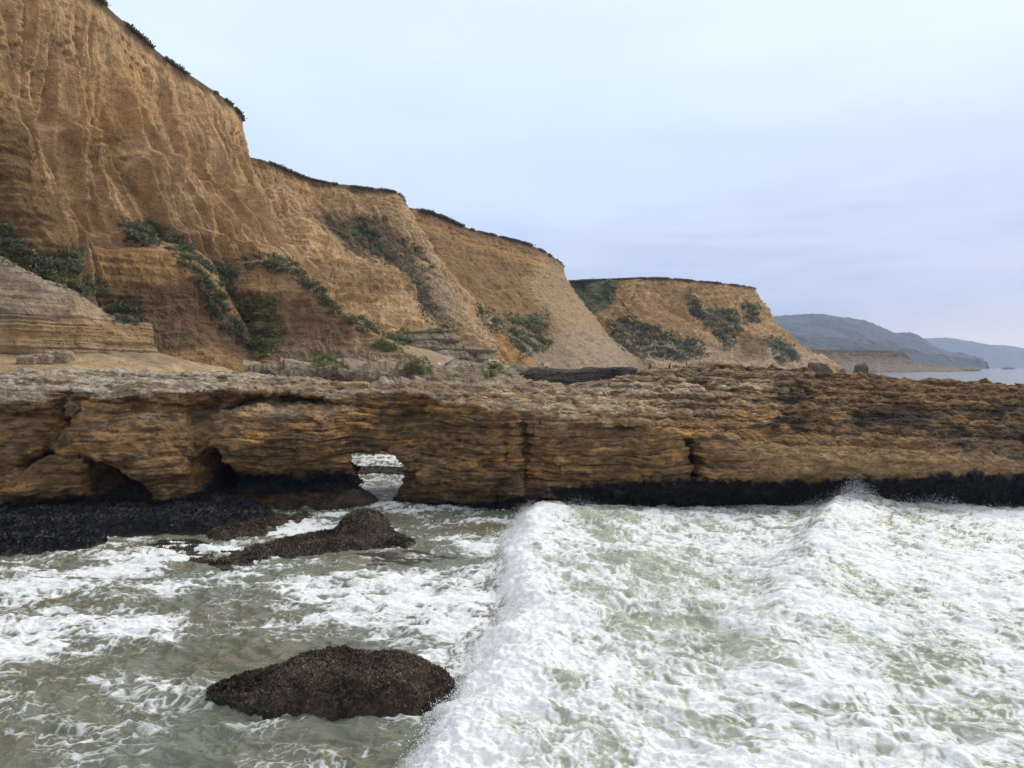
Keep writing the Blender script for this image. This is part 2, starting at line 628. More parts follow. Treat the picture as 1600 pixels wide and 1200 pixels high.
cliff_face('lower_scarp',
           [wpt(120, 380, 55), wpt(165, 392, 56), wpt(215, 390, 57), wpt(270, 398, 58), wpt(322, 425, 60), wpt(360, 475, 62), wpt(400, 540, 63), wpt(420, 575, 63)],
           [wpt(140, 600, 50), wpt(180, 600, 51), wpt(230, 600, 52), wpt(290, 600, 53.5), wpt(340, 600, 55), wpt(380, 600, 56.5), wpt(415, 600, 58), wpt(450, 600, 59)],
           WALLY, 480, 300, (9, 3.0), flute=0.25, fl_len=2.2, strata=0.14, big=0.9, fine=0.35, parent=t_h1, seed=57,
           colour=col_plain(C_OCH * .82, C_TAN, 0, [([(120, 445), (300, 447), (345, 470), (400, 560), (420, 620), (120, 620)], C_DAMP * 1.15, .9, 5, 6),
                                              ([(190, 515), (300, 520), (300, 540), (190, 530)], C_GREY * .6, .5, 8, 8),
                                              ([(262, 555), (330, 540), (440, 590), (440, 620), (250, 620)], C_TAN * .9, .8, 10, 12),
                                              ([(170, 400), (205, 400), (210, 440), (175, 440)], C_DAMP * 1.7, .6, 8, 10)]))

cliff_face('spur',
           [wpt(335, 460, 68), wpt(360, 428, 66), wpt(400, 408, 65), wpt(438, 408, 65), wpt(472, 426, 65), (wpt(505, 455, 64.5)), wpt(532, 484, 64), wpt(590, 525, 63), wpt(650, 560, 63), wpt(680, 578, 64)],
           [wpt(395, 606, 57), wpt(405, 606, 57), wpt(420, 606, 57), wpt(445, 606, 57), wpt(475, 606, 57.5), wpt(505, 606, 58), wpt(535, 606, 58), wpt(580, 606, 58.5), wpt(630, 606, 59), wpt(665, 606, 60)],
           [(0, 0), (.3, .15), (.6, .4), (1, 1)], 560, 300, (11, 1.0), flute=0.3, fl_len=2.0, strata=0.18, big=1.0, fine=0.45, parent=t_h1, seed=83,
           colour=col_plain(C_TAN * .92, C_PALE * .95, 0, [([(365, 460), (470, 465), (535, 500), (560, 560), (480, 570), (365, 565)], C_DAMP * 1.55, .85, 10, 14),
                                                     ([(440, 540), (700, 540), (700, 620), (440, 620)], C_GREY * .9, .6, 12, 12),
                                                     ([(380, 575), (430, 560), (480, 580), (480, 620), (380, 620)], C_TAN * .9, .6, 10, 12)]))

# ---- second headland
t_h2 = thing('sea_cliff', (-15, 98, 4), 'flat-topped tan headland with a square dark-edged corner, second from the left', 'cliff', 'sandstone headlands along the bay')
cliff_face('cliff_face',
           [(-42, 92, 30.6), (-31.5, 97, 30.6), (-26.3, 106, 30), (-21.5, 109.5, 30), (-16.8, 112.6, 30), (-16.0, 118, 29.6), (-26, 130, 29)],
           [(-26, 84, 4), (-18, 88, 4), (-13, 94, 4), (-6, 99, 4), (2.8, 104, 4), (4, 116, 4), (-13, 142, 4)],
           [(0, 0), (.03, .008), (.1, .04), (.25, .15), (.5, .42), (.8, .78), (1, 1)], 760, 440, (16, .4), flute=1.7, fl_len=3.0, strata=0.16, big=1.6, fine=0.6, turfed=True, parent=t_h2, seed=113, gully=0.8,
           colour=col_plain(C_TAN, C_PALE * .95, .035, [([(620, 300), (640, 335), (680, 400), (715, 470), (760, 520), (830, 570), (800, 585), (740, 530), (690, 480), (650, 400), (610, 330)], C_PALE * 1.0, .6, 8, 10), ([(480, 330), (600, 340), (650, 400), (690, 500), (640, 470), (600, 405), (540, 385)], np.array((.20, .145, .092)), .9, 10, 18), ([(770, 500), (800, 500), (850, 570), (860, 600), (800, 600), (775, 545)], C_ORNG, .85, 6, 5),  # ridge's light and gully's shade put into colour; gully rock is greyer too
                                                  ([(640, 420), (700, 430), (730, 510), (660, 520)], C_GREY * .75, .55, 14, 14)]))
cliff_face('buttress',
           [wpt(430, 345, 83), wpt(472, 338, 83), wpt(508, 362, 84), wpt(550, 398, 85), wpt(600, 414, 86), wpt(630, 432, 87), wpt(646, 470, 87), wpt(660, 500, 87), wpt(676, 516, 88), wpt(690, 520, 93)],
           [wpt(440, 575, 69), wpt(480, 575, 69), wpt(515, 572, 70), wpt(550, 565, 71), wpt(590, 550, 73), wpt(625, 540, 75), wpt(650, 535, 77), wpt(668, 530, 80), wpt(684, 528, 83), wpt(700, 526, 91)],
           [(0, 0), (.1, .12), (.4, .42), (1, 1)], 560, 360, (10, .6), flute=0.35, fl_len=2.4, strata=0.38, big=1.5, fine=0.5, parent=t_h2, seed=147, s_freq=0.9,
           colour=col_plain(C_TAN * 1.0, C_PALE * 1.1, 0, [([(480, 400), (600, 420), (640, 450), (560, 470), (490, 450)], C_TAN * .66, .7, 14, 22)]))
cliff_face('grey_bench',
           [wpt(540, 535, 76), wpt(590, 524, 76), wpt(640, 518, 76), wpt(690, 517, 77), wpt(706, 518, 78), wpt(728, 542, 79), wpt(765, 544, 81), wpt(772, 546, 86)],
           [wpt(540, 606, 68), wpt(590, 606, 68), wpt(640, 606, 68), wpt(690, 606, 70), wpt(725, 606, 72), wpt(755, 606, 74), wpt(785, 606, 76), wpt(800, 600, 84)],
           [(0, 0), (.45, .2), (.55, .5), (1, 1)], 420, 220, (12, .5), flute=0.12, fl_len=1.5, strata=0.15, big=0.7, fine=0.35, steps=(.35, 1.2), parent=t_h2, seed=171, s_freq=1.5,
           colour=col_plain(C_GREY * .8, C_GREY * 1.05, 0))

# ---- third headland
t_h3 = thing('sea_cliff', (5, 140, 4), 'smooth orange-brown concave headland sloping down to the right, third from the left', 'cliff', 'sandstone headlands along the bay')
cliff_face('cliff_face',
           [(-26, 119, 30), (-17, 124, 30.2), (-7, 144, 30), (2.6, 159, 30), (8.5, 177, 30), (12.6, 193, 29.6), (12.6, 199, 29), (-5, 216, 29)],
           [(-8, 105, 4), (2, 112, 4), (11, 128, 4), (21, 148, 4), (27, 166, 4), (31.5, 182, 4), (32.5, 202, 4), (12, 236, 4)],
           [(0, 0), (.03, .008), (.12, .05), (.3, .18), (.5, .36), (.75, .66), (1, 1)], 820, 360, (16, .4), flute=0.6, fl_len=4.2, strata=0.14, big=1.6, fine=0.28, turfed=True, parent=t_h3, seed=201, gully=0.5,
           colour=col_plain(C_TAN * .46, C_TAN * .62, .03, [([(850, 400), (900, 430), (960, 540), (1010, 590), (900, 590), (880, 520), (820, 440)], C_PALE * .80, .75, 12, 14),  # face's shade put into its brown; right-facing end painted paler as lit
                                                    ([(740, 520), (1000, 520), (1000, 600), (740, 600)], C_GREY * 1.0, .55, 14, 14),
                                                    ([(640, 340), (860, 410), (860, 425), (640, 352)], C_OCH * 1.05, .5, 6, 6)]))

# ---- fourth headland
t_h4 = thing('sea_cliff', (55, 210, 4), 'farthest bold headland with green scrub on its flat top and slopes', 'cliff', 'sandstone headlands along the bay')
cliff_face('cliff_face',
           [(2, 268, 29), (19.5, 240, 31), (29, 225, 30.0), (42, 227, 30.6), (56, 231, 30), (70, 241, 29.8), (77, 250, 29.8), (79, 258, 29), (62, 292, 29)],
           [(16, 232, 4), (29, 206, 4), (37, 192, 4), (50, 195, 4), (66, 203, 4), (84, 218, 4), (99, 236, 4), (102, 262, 4), (78, 312, 4)],
           [(0, 0), (.03, .008), (.15, .07), (.4, .26), (.7, .58), (.85, .78), (1, 1)], 900, 340, (22, .8), flute=2.8, fl_len=5.5, strata=0.25, big=2.4, fine=0.9, turfed=True, parent=t_h4, seed=251, mat=M_FAR, gully=1.2,
           colour=col_plain(C_TAN * .92, C_TAN * 1.05, .03, [([(880, 436), (960, 430), (966, 445), (955, 475), (930, 490), (900, 480)], (.20, .225, .105), .97, 3, 5),
                                                    ([(900, 530), (1300, 545), (1300, 600), (900, 600)], C_GREY * 1.05, .6, 10, 10),
                                                    ([(1020, 450), (1080, 450), (1090, 520), (1020, 515)], C_TAN * .75, .6, 8, 8),
                                                    ([(1155, 525), (1190, 525), (1205, 560), (1160, 560)], C_DAMP * 1.3, .8, 5, 5)]))

# ---- pale layered terrace at the left, and the sand fan at its foot
t_ter = thing('rock_terrace', (-17, 38, 4.5), 'pale grey-tan layered sandstone terrace with a blunt end, below shrubs at left', 'rock terrace')
cliff_face('terrace_face',
           [wpt(-160, 350, 37), wpt(-60, 378, 38), wpt(0, 402, 38), wpt(60, 432, 38.4), wpt(120, 456, 38.8), wpt(170, 492, 39.2), wpt(200, 502, 39.6), wpt(226, 503, 40), wpt(231, 506, 41.5), wpt(222, 515, 50)],
           [wpt(-160, 575, 33.5), wpt(-60, 575, 34), wpt(0, 575, 34.4), wpt(60, 575, 35), wpt(120, 572, 36), wpt(170, 568, 37.2), wpt(205, 565, 38.2), wpt(232, 560, 39.2), wpt(238, 560, 41), wpt(228, 560, 50)],
           [(0, 0), (.15, .22), (.5, .6), (.62, .64), (.84, .72), (.88, .6), (.95, .62), (1, 1)], 620, 330, (7, .9), flute=0.08, fl_len=1.6, strata=0.10, big=0.45, fine=0.2, steps=(.09, 2.6), parent=t_ter, seed=301, s_freq=2.6,
           colour=col_plain(C_GREY * .95, C_PALE * 1.0, 0, [([(-20, 505), (240, 500), (240, 545), (-20, 545)], C_TAN * .95, .7, 6, 10),
                                                      ([(-20, 480), (110, 485), (110, 505), (-20, 500)], C_GREY * .55, .6, 6, 10)]))
cliff_face('sand_fan',
           [wpt(-160, 545, 36), wpt(-60, 545, 36), wpt(60, 547, 36.6), wpt(150, 547, 38), wpt(215, 549, 39.6), wpt(260, 556, 41.5), wpt(310, 571, 43), wpt(360, 580, 44)],
           [wpt(-160, 597, 30.2), wpt(-60, 597, 30.2), wpt(60, 597, 30.4), wpt(150, 597, 30.8), wpt(220, 597, 31.5), wpt(280, 597, 33), wpt(340, 597, 35), wpt(385, 597, 37)],
           [(0, 0), (.3, .22), (.6, .5), (1, 1)], 460, 200, (3, .2), flute=0.02, fl_len=1.1, strata=0.05, big=0.25, fine=0.09, parent=t_ter, seed=333, s_freq=3,
           colour=col_plain(C_PALE * .85, C_PALE * 1.1, 0, [([(150, 545), (230, 545), (300, 565), (250, 572), (170, 560)], C_GREY * .8, .6, 6, 10)]))


# ------------------------------------------------------------------ solid rock from a distance field (surface nets)
def surface_nets(Fv, org, h):
    nx, ny, nz = Fv.shape
    s = Fv < 0
    c = s[:-1, :-1, :-1].astype(np.int8)
    tot = np.zeros_like(c)
    offs = [(i, j, k) for i in (0, 1) for j in (0, 1) for k in (0, 1)]
    for i, j, k in offs:
        tot += s[i:nx - 1 + i, j:ny - 1 + j, k:nz - 1 + k]
    act = (tot > 0) & (tot < 8)
    idx = np.argwhere(act)
    cid = np.full(act.shape, -1, np.int32)
    cid[act] = np.arange(len(idx))
    val = np.stack([Fv[idx[:, 0] + i, idx[:, 1] + j, idx[:, 2] + k] for i, j, k in offs], 1)
    acc = np.zeros((len(idx), 3))
    cnt = np.zeros(len(idx))
    for a in range(8):
        for b in range(a + 1, 8):
            oa, ob = np.array(offs[a]), np.array(offs[b])
            if np.abs(oa - ob).sum() != 1:
                continue
            va, vb = val[:, a], val[:, b]
            m = (va < 0) != (vb < 0)
            t = va / np.where(m, va - vb, 1)
            p = oa + (ob - oa) * t[:, None]
            acc[m] += p[m]
            cnt[m] += 1
    V = (idx + acc / cnt[:, None]) * h + np.asarray(org)
    Qs = []
    for ax in range(3):
        a1, a2 = [q for q in range(3) if q != ax]
        sl0 = [slice(None)] * 3
        sl1 = [slice(None)] * 3
        sl0[ax], sl1[ax] = slice(0, -1), slice(1, None)
        cr = np.argwhere(s[tuple(sl0)] != s[tuple(sl1)])
        ok = (cr[:, a1] > 0) & (cr[:, a2] > 0) & (cr[:, a1] < act.shape[a1]) & (cr[:, a2] < act.shape[a2])
        cr = cr[ok]
        first_in = s[tuple(cr.T)]
        q = []
        for d1, d2 in ((1, 1), (0, 1), (0, 0), (1, 0)):
            k = cr.copy()
            k[:, a1] -= d1
            k[:, a2] -= d2
            q.append(cid[tuple(k.T)])
        q = np.stack(q, 1)
        flip = first_in if ax != 1 else ~first_in
        q[~flip] = q[~flip][:, ::-1]
        Qs.append(q)
    return V, np.concatenate(Qs)


def vert_normals(V, Q):
    a, b, c, d = [V[Q[:, i]] for i in range(4)]
    n = np.cross(c - a, d - b)
    N = np.zeros_like(V)
    for i in range(4):
        for k in range(3):
            N[:, k] += np.bincount(Q[:, i], n[:, k], len(V))
    return N / (np.linalg.norm(N, axis=1, keepdims=True) + 1e-12)


def gauss(x, z, x0, z0, sx, sz, rot=0.0):
    c, s = math.cos(rot), math.sin(rot)
    a = (x - x0) * c + (z - z0) * s
    b = -(x - x0) * s + (z - z0) * c
    return np.exp(-(a / sx) ** 2 - (b / sz) ** 2)


def fx(px, d=27.0):
    return (px - 800) / FPX * d


def fz(py, d=27.0):
    return EYE - (py - HZ) / FPX * d


def build_ridge():
    h = 0.062
    x0, x1, y0, y1, z0, z1 = -24.5, 30.5, 23.5, 42.0, -0.75, 5.7
    X = np.arange(x0, x1, h, dtype=F32)
    Y = np.arange(y0, y1, h, dtype=F32)
    Z = np.arange(z0, z1, h, dtype=F32)
    # plan of the front foot, rim, crest and back along x (columns of the photograph)
    cols = np.array([-300, 0, 130, 310, 400, 480, 545, 590, 635, 680, 740, 800, 900, 1000, 1085, 1200, 1300, 1450, 1600, 1900, 2300.])
    foot = np.array([26.0, 26.2, 26.0, 26.4, 27.4, 28.0, 28.3, 28.8, 29.0, 28.6, 27.6, 27.0, 26.9, 27.0, 27.1, 27.2, 27.2, 27.2, 27.2, 27.2, 27.2])
    rimpy = np.array([606, 606, 604, 604, 606, 616, 614, 612, 614, 618, 628, 640, 652, 664, 680, 690, 700, 706, 712, 712, 712.])
    crepy = np.array([583, 583, 581, 582, 590, 600, 604, 601, 600, 597, 593, 595, 603, 600, 586, 573, 575, 588, 599, 606, 610.])
    crey = np.array([31, 31, 31, 31, 31, 31, 31, 31.2, 31.4, 31.8, 32.6, 33.4, 34.6, 36, 37, 38, 38, 37.5, 37, 37, 37.])
    back = np.array([35, 35, 35, 35, 34.5, 33.0, 32.4, 32.6, 33.2, 34.5, 36, 37, 38, 40, 41, 41.5, 41.5, 41, 40.5, 40, 40.])
    cx = fx(cols, 28.0)
    ip = lambda a: np.interp(X, cx, a).astype(F32)
    sm = lambda a, k=25: np.convolve(np.pad(ip(a), k // 2, 'edge'), np.ones(k) / k, 'valid').astype(F32)
    foot_x, crey_x, back_x = sm(foot), sm(crey), sm(back)
    rim_x = EYE - (sm(rimpy) - HZ) / FPX * (foot_x + 0.3)
    cre_x = EYE - (sm(crepy) - HZ) / FPX * crey_x
    # front face: yf(x, z)
    xx, zz = np.meshgrid(X, Z, indexing='ij')
    px = 800 + FPX * xx / 27.0
    py = HZ - FPX * (zz - EYE) / 27.0
    yf = foot_x[:, None] + 0 * zz
    yf = yf + 0.05 * np.clip(zz, 0, 5)                             # slight lean back
    # undercut at the foot on the right, bulging midriff
    yf += 0.55 * np.exp(-((zz - 0.2) / 0.55) ** 2) * sstep(640, 760, px) * 0.8
    yf -= 0.35 * np.exp(-((zz - 1.7) / 0.8) ** 2) * sstep(820, 900, px)
    B = lambda px0, py0, sx, sy, a, rot=0.0: -a * np.exp(-(((px - px0) * math.cos(rot) + (py - py0) * math.sin(rot)) / sx) ** 2
                                                         - ((-(px - px0) * math.sin(rot) + (py - py0) * math.cos(rot)) / sy) ** 2)
    bumps = [(215, 690, 80, 62, 1.1, 0.1), (415, 690, 95, 48, 1.0, 0.0), (60, 690, 60, 55, 0.8, 0), (60, 745, 80, 30, 0.7, 0),
             (505, 640, 45, 60, 0.7, 0), (-60, 690, 60, 70, 0.8, 0), (280, 735, 38, 45, 0.8, 0),
             (60, 628, 90, 16, 0.45, 0), (200, 612, 140, 12, 0.5, 0), (420, 610, 110, 13, 0.55, 0),
             (740, 690, 45, 90, 0.6, 0), (770, 640, 30, 30, 0.3, 0), (700, 735, 60, 35, 0.5, 0), (660, 755, 25, 28, 0.5, 0), (900, 700, 60, 55, 0.3, 0), (1010, 690, 50, 50, 0.3, 0),
             (1180, 720, 80, 40, 0.35, 0), (1400, 720, 120, 45, 0.35, 0),
             # hollows
             (435, 628, 70, 11, -1.6, 0.06), (310, 640, 30, 22, -1.0, -0.3), (125, 650, 12, 45, -0.7, 0.15), (540, 610, 12, 18, -.4, 0),
             (240, 640, 18, 26, -0.4, 0.5), (640, 655, 34, 32, -0.5, 0.2), (820, 700, 10, 60, -.25, 0), (790, 700, 8, 50, -.2, 0), (765, 670, 24, 16, -0.5, 0),
             (980, 670, 30, 10, -0.3, 0), (1400, 650, 50, 9, -0.7, 0.1), (1250, 655, 40, 8, -0.4, 0)]
    for b in bumps:
        yf += (1.0 if b[4] > 0 else 1.35) * B(*b)
    yf += 0.30 * fbm(xx / 2.4, zz / 1.3, None, 4, 0.55)
    # fissure at px 1080
    fis = np.abs(px - 1081 - 5 * np.sin(py / 14.0)) / 6.0
    yf += 1.3 * np.clip(1 - fis, 0, 1) ** 0.6 * sstep(678, 700, py) * sstep(756, 742, py)
    # caves
    def cave(poly, depth, soft):
        s = poly_sdf(px, py, poly) + 2.5 * fbm(xx * 1.6, zz * 1.6, None, 3)
        return depth * sstep(-1.0, soft, s)
    yf = yf.astype(F32)
    ys = foot_x[:, None] - .45
    px = 800 + FPX * xx / ys
    py = HZ - FPX * (zz - EYE) / ys
    # the two big bulges with their clear-cut edges, and the dark recess above the second
    yf += cave([(118, 690), (128, 640), (150, 617), (225, 610), (262, 632), (290, 668), (313, 690), (313, 790), (262, 790), (240, 752), (204, 733), (152, 706)], -0.5, 9)
    yf += cave([(318, 690), (342, 655), (400, 634), (500, 640), (536, 672), (552, 735), (470, 738), (345, 742), (352, 712), (330, 696)], -0.5, 9)
    yf += cave([(322, 655), (352, 628), (380, 612), (440, 616), (500, 624), (502, 634), (400, 628), (340, 648)], 1.1, 6)
    yf += cave([(-20, 700), (20, 715), (26, 740), (140, 745), (150, 775), (-20, 790)], -0.6, 10)
    yf += cave([(-20, 618), (110, 622), (125, 640), (100, 652), (-20, 640)], -.35, 7)
    yf += cave([(1090, 690), (1200, 700), (1450, 712), (1700, 715), (1700, 742), (1095, 748)], -.35, 8)
    yf += cave([(812, 640), (826, 640), (830, 760), (818, 770)], .2, 5)
    yf += cave([(645, 750), (690, 715), (745, 720), (780, 750), (770, 790), (650, 780)], -.4, 9)
    yf += cave([(120, 694), (152, 706), (204, 730), (240, 748), (252, 775), (158, 775), (142, 742)], 6.5, 2.5)
    yf += cave([(26, 734), (40, 712), (70, 699), (84, 706), (58, 724), (42, 738)], 2.8, 2.5)
    yf += cave([(306, 712), (328, 696), (348, 696), (366, 720), (366, 745), (360, 785), (306, 785)], 6.5, 2.5)
    yf += cave([(340, 742), (420, 738), (470, 742), (540, 740), (545, 762), (440, 768), (345, 768)], 0.9, 10)
    # top surface zt(x, y): rim -> crest -> back
    ex, ey = np.meshgrid(X, Y, indexing='ij')
    ya, yb = foot_x[:, None] + 0.3, crey_x[:, None]
    t = np.clip((ey - ya) / (yb - ya), -0.3, 1)
    tt = np.clip(t, 0, 1)
    zt = rim_x[:, None] + (cre_x - rim_x)[:, None] * (1.25 * tt - 0.25 * tt ** 2 * 1.0) * 1.0
    zt = np.where(t < 0, rim_x[:, None] + t * 0.2, zt)
    rght = sstep(1, 7, ex)
    zt += (0.14 + 0.34 * rght) * fbm(ex / 1.5, ey / 1.1, None, 5, 0.62)
    zt += 0.32 * rght * np.clip(ridged(ex / 2.6 + 0.3 * ey, ey / 1.8, None, 3, 0.55), -0.6, 1) - 0.16 * rght
    zt -= 0.5 * sstep(0, 1, (ey - (yb + 0.6 * (back_x[:, None] - yb))) / 1.5)
    # thin beds weather back as steps across the sloping top
    for fq, kq in ((2.6, .75), (7.5, .7)):
        qz = (zt + .05 * fbm(ex / 1.8, ey / 1.8, None, 3) + .035 * ex + .05 * ey) * fq
        fl = np.floor(qz)
        zt = zt + kq * ((fl + sstep(.45, .95, qz - fl)) - qz) / fq
    # lumps on the skyline
    for lx, ly, lr, lh in ((17.8, 36.6, .55, .30), (16.9, 37, .8, .22), (21.9, 36.5, .9, .25), (24, 36.4, .7, .22), (12.4, 38, 1.6, .14), (15.3, 37.5, .9, .12)):
        zt += lh * np.exp(-((ex - lx) / lr) ** 2 - ((ey - ly) / lr) ** 2)
    yf = np.maximum(yf, 23.9)
    # gather the field
    Fv = np.maximum(yf[:, None, :] - Y[None, :, None], (Z[None, None, :] - zt[:, :, None]) * 0.8)
    Fv = np.maximum(Fv, Y[None, :, None] - (back_x[:, None, None] + 0.5 * fbm(xx / 2 + 40, zz / 1.2, None, 3)[:, None, :]))
    # natural arch: the opening follows the sight through it and widens to the back
    ay = Y[None, :] * np.ones((len(Z), 1), F32)
    az = Z[:, None] * np.ones((1, len(Y)), F32)
    apoly = [(543, 708), (552, 703), (575, 701), (600, 702), (616, 708), (628, 722), (633, 740), (634, 752), (626, 766), (624, 800), (622, 980), (560, 980), (562, 800), (560, 770), (554, 752), (552, 735), (545, 722)]
    i0, i1 = np.searchsorted(X, (-10.5, -2.5))
    sub = X[i0:i1][:, None, None] * np.ones((1, len(Y), len(Z)), F32)
    dd = np.maximum(ay.T, 24.0)[None]
    apx = 800 + FPX * sub / dd
    apy = HZ - FPX * (az.T[None] - EYE) / dd
    wide = np.clip(dd - 28.5, 0, 9) * 2.0 + np.clip(28.0 - dd, 0, 3) * 14
    s_arch = (poly_sdf(apx, apy, apoly) + wide) * dd / FPX
    Fv[i0:i1] = np.maximum(Fv[i0:i1], s_arch.astype(F32))
    # ends of the block
    Fv[:2], Fv[-2:] = 1, 1
    V, Q = surface_nets(Fv, (x0, y0, z0), h)
    N = vert_normals(V, Q)
    if (N[np.abs(V[:, 1] - np.interp(V[:, 0], X, foot_x)) < 0.3][:, 1]).mean() > 0:
        Q = Q[:, ::-1]
        N = -N
    # one finer level: split each quad in four
    E = np.concatenate([Q[:, [0, 1]], Q[:, [1, 2]], Q[:, [2, 3]], Q[:, [3, 0]]])
    E.sort(1)
    key = E[:, 0].astype(np.int64) * len(V) + E[:, 1]
    uk, inv = np.unique(key, return_inverse=True)
    ea, eb = (uk // len(V)).astype(int), (uk % len(V)).astype(int)
    nV, nE, nQ = len(V), len(uk), len(Q)
    V2 = np.concatenate([V, (V[ea] + V[eb]) / 2, V[Q].mean(1)])
    N2 = np.concatenate([N, N[ea] + N[eb], N[Q].sum(1)])
    N2 /= np.linalg.norm(N2, axis=1, keepdims=True) + 1e-9
    e = inv.reshape(4, nQ) + nV
    f = np.arange(nQ) + nV + nE
    Q2 = np.concatenate([np.stack([Q[:, k], e[k], f, e[(k + 3) % 4]], 1) for k in range(4)])
    V, N, Q = V2, N2, Q2
    x, y, z = V.T
    # thin beds: every bed stands out or back on its own, with a notch at its foot
    zb = z + 0.26 * fbm(x / 3, y / 3, None, 3) + 0.03 * fbm(x / 0.9, y / 0.9, z / 0.9, 3) + 0.02 * x
    flat = np.clip(1 - np.abs(N[:, 2]), 0, 1)

    def beds(freq, amp, lx, sd):
        t = zb * freq + 0.25 * perlin(x / (lx * 2.5) + sd, y / (lx * 2.5))
        k = np.floor(t)
        fr = t - k
        r = np.clip(perlin(x / lx, k * 13.7 + sd, y / lx) * 1.9, -1, 1)
        ki = k.astype(np.int32)
        cx_ = np.floor((x + .25 * y) / lx * 1.1 + _perm[ki & 255] * .37 + .18 * perlin(x * 2, zb * 3, y * 2)).astype(np.int32)
        blocky = _perm[_perm[cx_ & 255] + (ki & 255)] / 127.5 - 1
        r = .45 * r + .55 * blocky
        notch = np.exp(-(np.minimum(fr, 1 - fr) / 0.13) ** 2)
        return amp * r - amp * 0.8 * notch * (0.4 + .6 * (perlin(x / lx + 3, k * 5.1, y / lx) > -.1)), r
    d1, r1 = beds(3.4, 0.14, 1.2, 2.0)
    d2, r2 = beds(9.0, 0.080, 0.55, 9.0)
    calm = 1 - .65 * sstep(7, 8.5, x) * sstep(2.6, 2.2, z)
    calm *= 1 - .45 * sstep(-8.5, -10, x) * sstep(3.9, 3.4, z)
    d1, d2, r1, r2 = d1 * calm, d2 * calm, r1 * calm, r2 * calm
    blk = cells(x / 0.9 + .2 * r1, y / 0.9, z / 0.45)
    rough = 0.20 * (ridged(x * .7, y * .7, z * 1.3, 6, 0.62) - .3)
    d = (d1 + d2) * (.5 + .5 * flat) + (0.5 - blk) * 0.16 + rough
    d += (1 - flat) * (0.17 * (ridged(x / .9 + 2 * zb, y / .55, z * 1.2, 5, .6) - .35) + .10 * perlin(x / .3, y / .16, z * 4))
    st, st2 = r1, r2
    Nh = N * np.array((1, 1, 0.75))
    W = V + Nh * d[:, None]
    # ---- colour
    n1 = fbm(x / 2.2, y / 2.2, zb * 1.3, 4, 0.6)
    n2 = fbm(x / 0.7, y / 0.7, zb * 4.5, 4, 0.6)
    c = lerp(np.array((.135, .088, .052)), np.array((.40, .225, .092)), np.clip(0.55 + 1.1 * n1, 0, 1)[:, None])
    c = lerp(c, np.array((.52, .265, .08)), (sstep(.02, .35, n1 + .4 * n2 - 0.05) * .6 * sstep(2.9, 1.9, np.abs(z - 2.4) + .8))[:, None])
    c = lerp(c, np.array((.10, .078, .06)), (sstep(.05, .35, -n2 + .3 * n1) * .8)[:, None])
    c = c * (1 + 0.24 * st + .24 * st2 + .35 * perlin(x * 3.1, y * 3.1, z * 6))[:, None]
    rg = sstep(-4, 2, x)
    c = lerp(c, np.array((.36, .235, .12)) * (1 + .5 * n2)[:, None], (sstep(6, 9, x) * sstep(2.6, 2.0, z) * .65)[:, None])
    up = sstep(0.25, 0.75, N[:, 2])
    topc = lerp(np.array((.33, .25, .165)), np.array((.46, .40, .32)), np.clip(.5 + 1.3 * n2, 0, 1)[:, None])
    pal = up * sstep(2.6, 4.2, z + .5 * n1) * sstep(15, 6, x + 2 * n1) * .85
    pal = pal * np.clip(.55 + 1.6 * fbm(x * 1.3 + 5, y * 1.3, z * 3, 4, .65), .1, 1)
    c = lerp(c, topc, np.clip(pal, 0, 1)[:, None])
    gua = sstep(3.95, 4.3, z + .3 * n2 + .2 * n1) * sstep(-8.0, -10.5, x) * (0.35 + .65 * up)
    gua = gua * np.clip(.5 + 2.2 * fbm(x * .9, y * 1.6, z * 5, 5, .65), 0, 1)
    c = lerp(c, np.array((.64, .58, .49)), np.clip(gua, 0, 1)[:, None] * .68)
    dk = up * sstep(9, 14, x) * sstep(-0.05, .3, n1 + .5 * n2)
    c = lerp(c, np.array((.07, .052, .040)), (dk * .85)[:, None])
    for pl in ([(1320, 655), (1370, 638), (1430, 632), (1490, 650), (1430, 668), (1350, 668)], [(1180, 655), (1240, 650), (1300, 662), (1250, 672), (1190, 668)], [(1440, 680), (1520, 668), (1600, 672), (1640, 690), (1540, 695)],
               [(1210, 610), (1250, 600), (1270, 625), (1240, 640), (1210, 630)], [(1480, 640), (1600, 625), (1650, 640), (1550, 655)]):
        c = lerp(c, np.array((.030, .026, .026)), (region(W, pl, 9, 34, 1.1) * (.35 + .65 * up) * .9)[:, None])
    tan_tops = region(W, [(770, 600), (900, 606), (1060, 590), (1200, 575), (1240, 590), (1120, 640), (960, 660), (800, 650)], 20, 40, .9)  # paler tan patches along the sloping top
    c = lerp(c, np.array((.58, .47, .32)), (tan_tops * sstep(-.05, .3, n2 + .3 * r1) * .75)[:, None])
    # wet foot and mussel belt
    qx = 800 + FPX * x / y
    mtop = np.interp(qx, [-200, 300, 345, 440, 545, 570, 620, 640, 780, 850, 1000, 1100, 1250, 1400, 1500, 1700], [.75, .9, 1.35, 1.35, 1.30, .75, .3, .1, .42, .95, 1.12, 1.2, 1.2, 1.3, 1.5, 1.5])
    nn = fbm(x * 1.3, y * 1.3, z * 1.3, 4, 0.6)
    mus = sstep(-.06, .10, mtop + .30 * nn + .12 * perlin(x * 4, y * 4, z * 4) - z) * sstep(34.5, 32, y)
    patchy = sstep(-.25, .05, nn + .5 * sstep(3, 7, x) + .35 * (x < -5.2) + .1)
    low = sstep(.5, .25, z + .2 * nn)
    brown = (z < .72) & (qx > 360) & (qx < 600)
    mus = mus * np.maximum(patchy, 0) * np.where(brown, sstep(.35, .7, z + .25 * nn), 1)
    dw = sstep(1.6, .3, z + .4 * nn)
    c = lerp(c, c * .5, (dw * .85)[:, None])
    im = np.where(mus > .02)[0]
    mm = cells(W[im, 0] * 11, W[im, 1] * 11, W[im, 2] * 11)
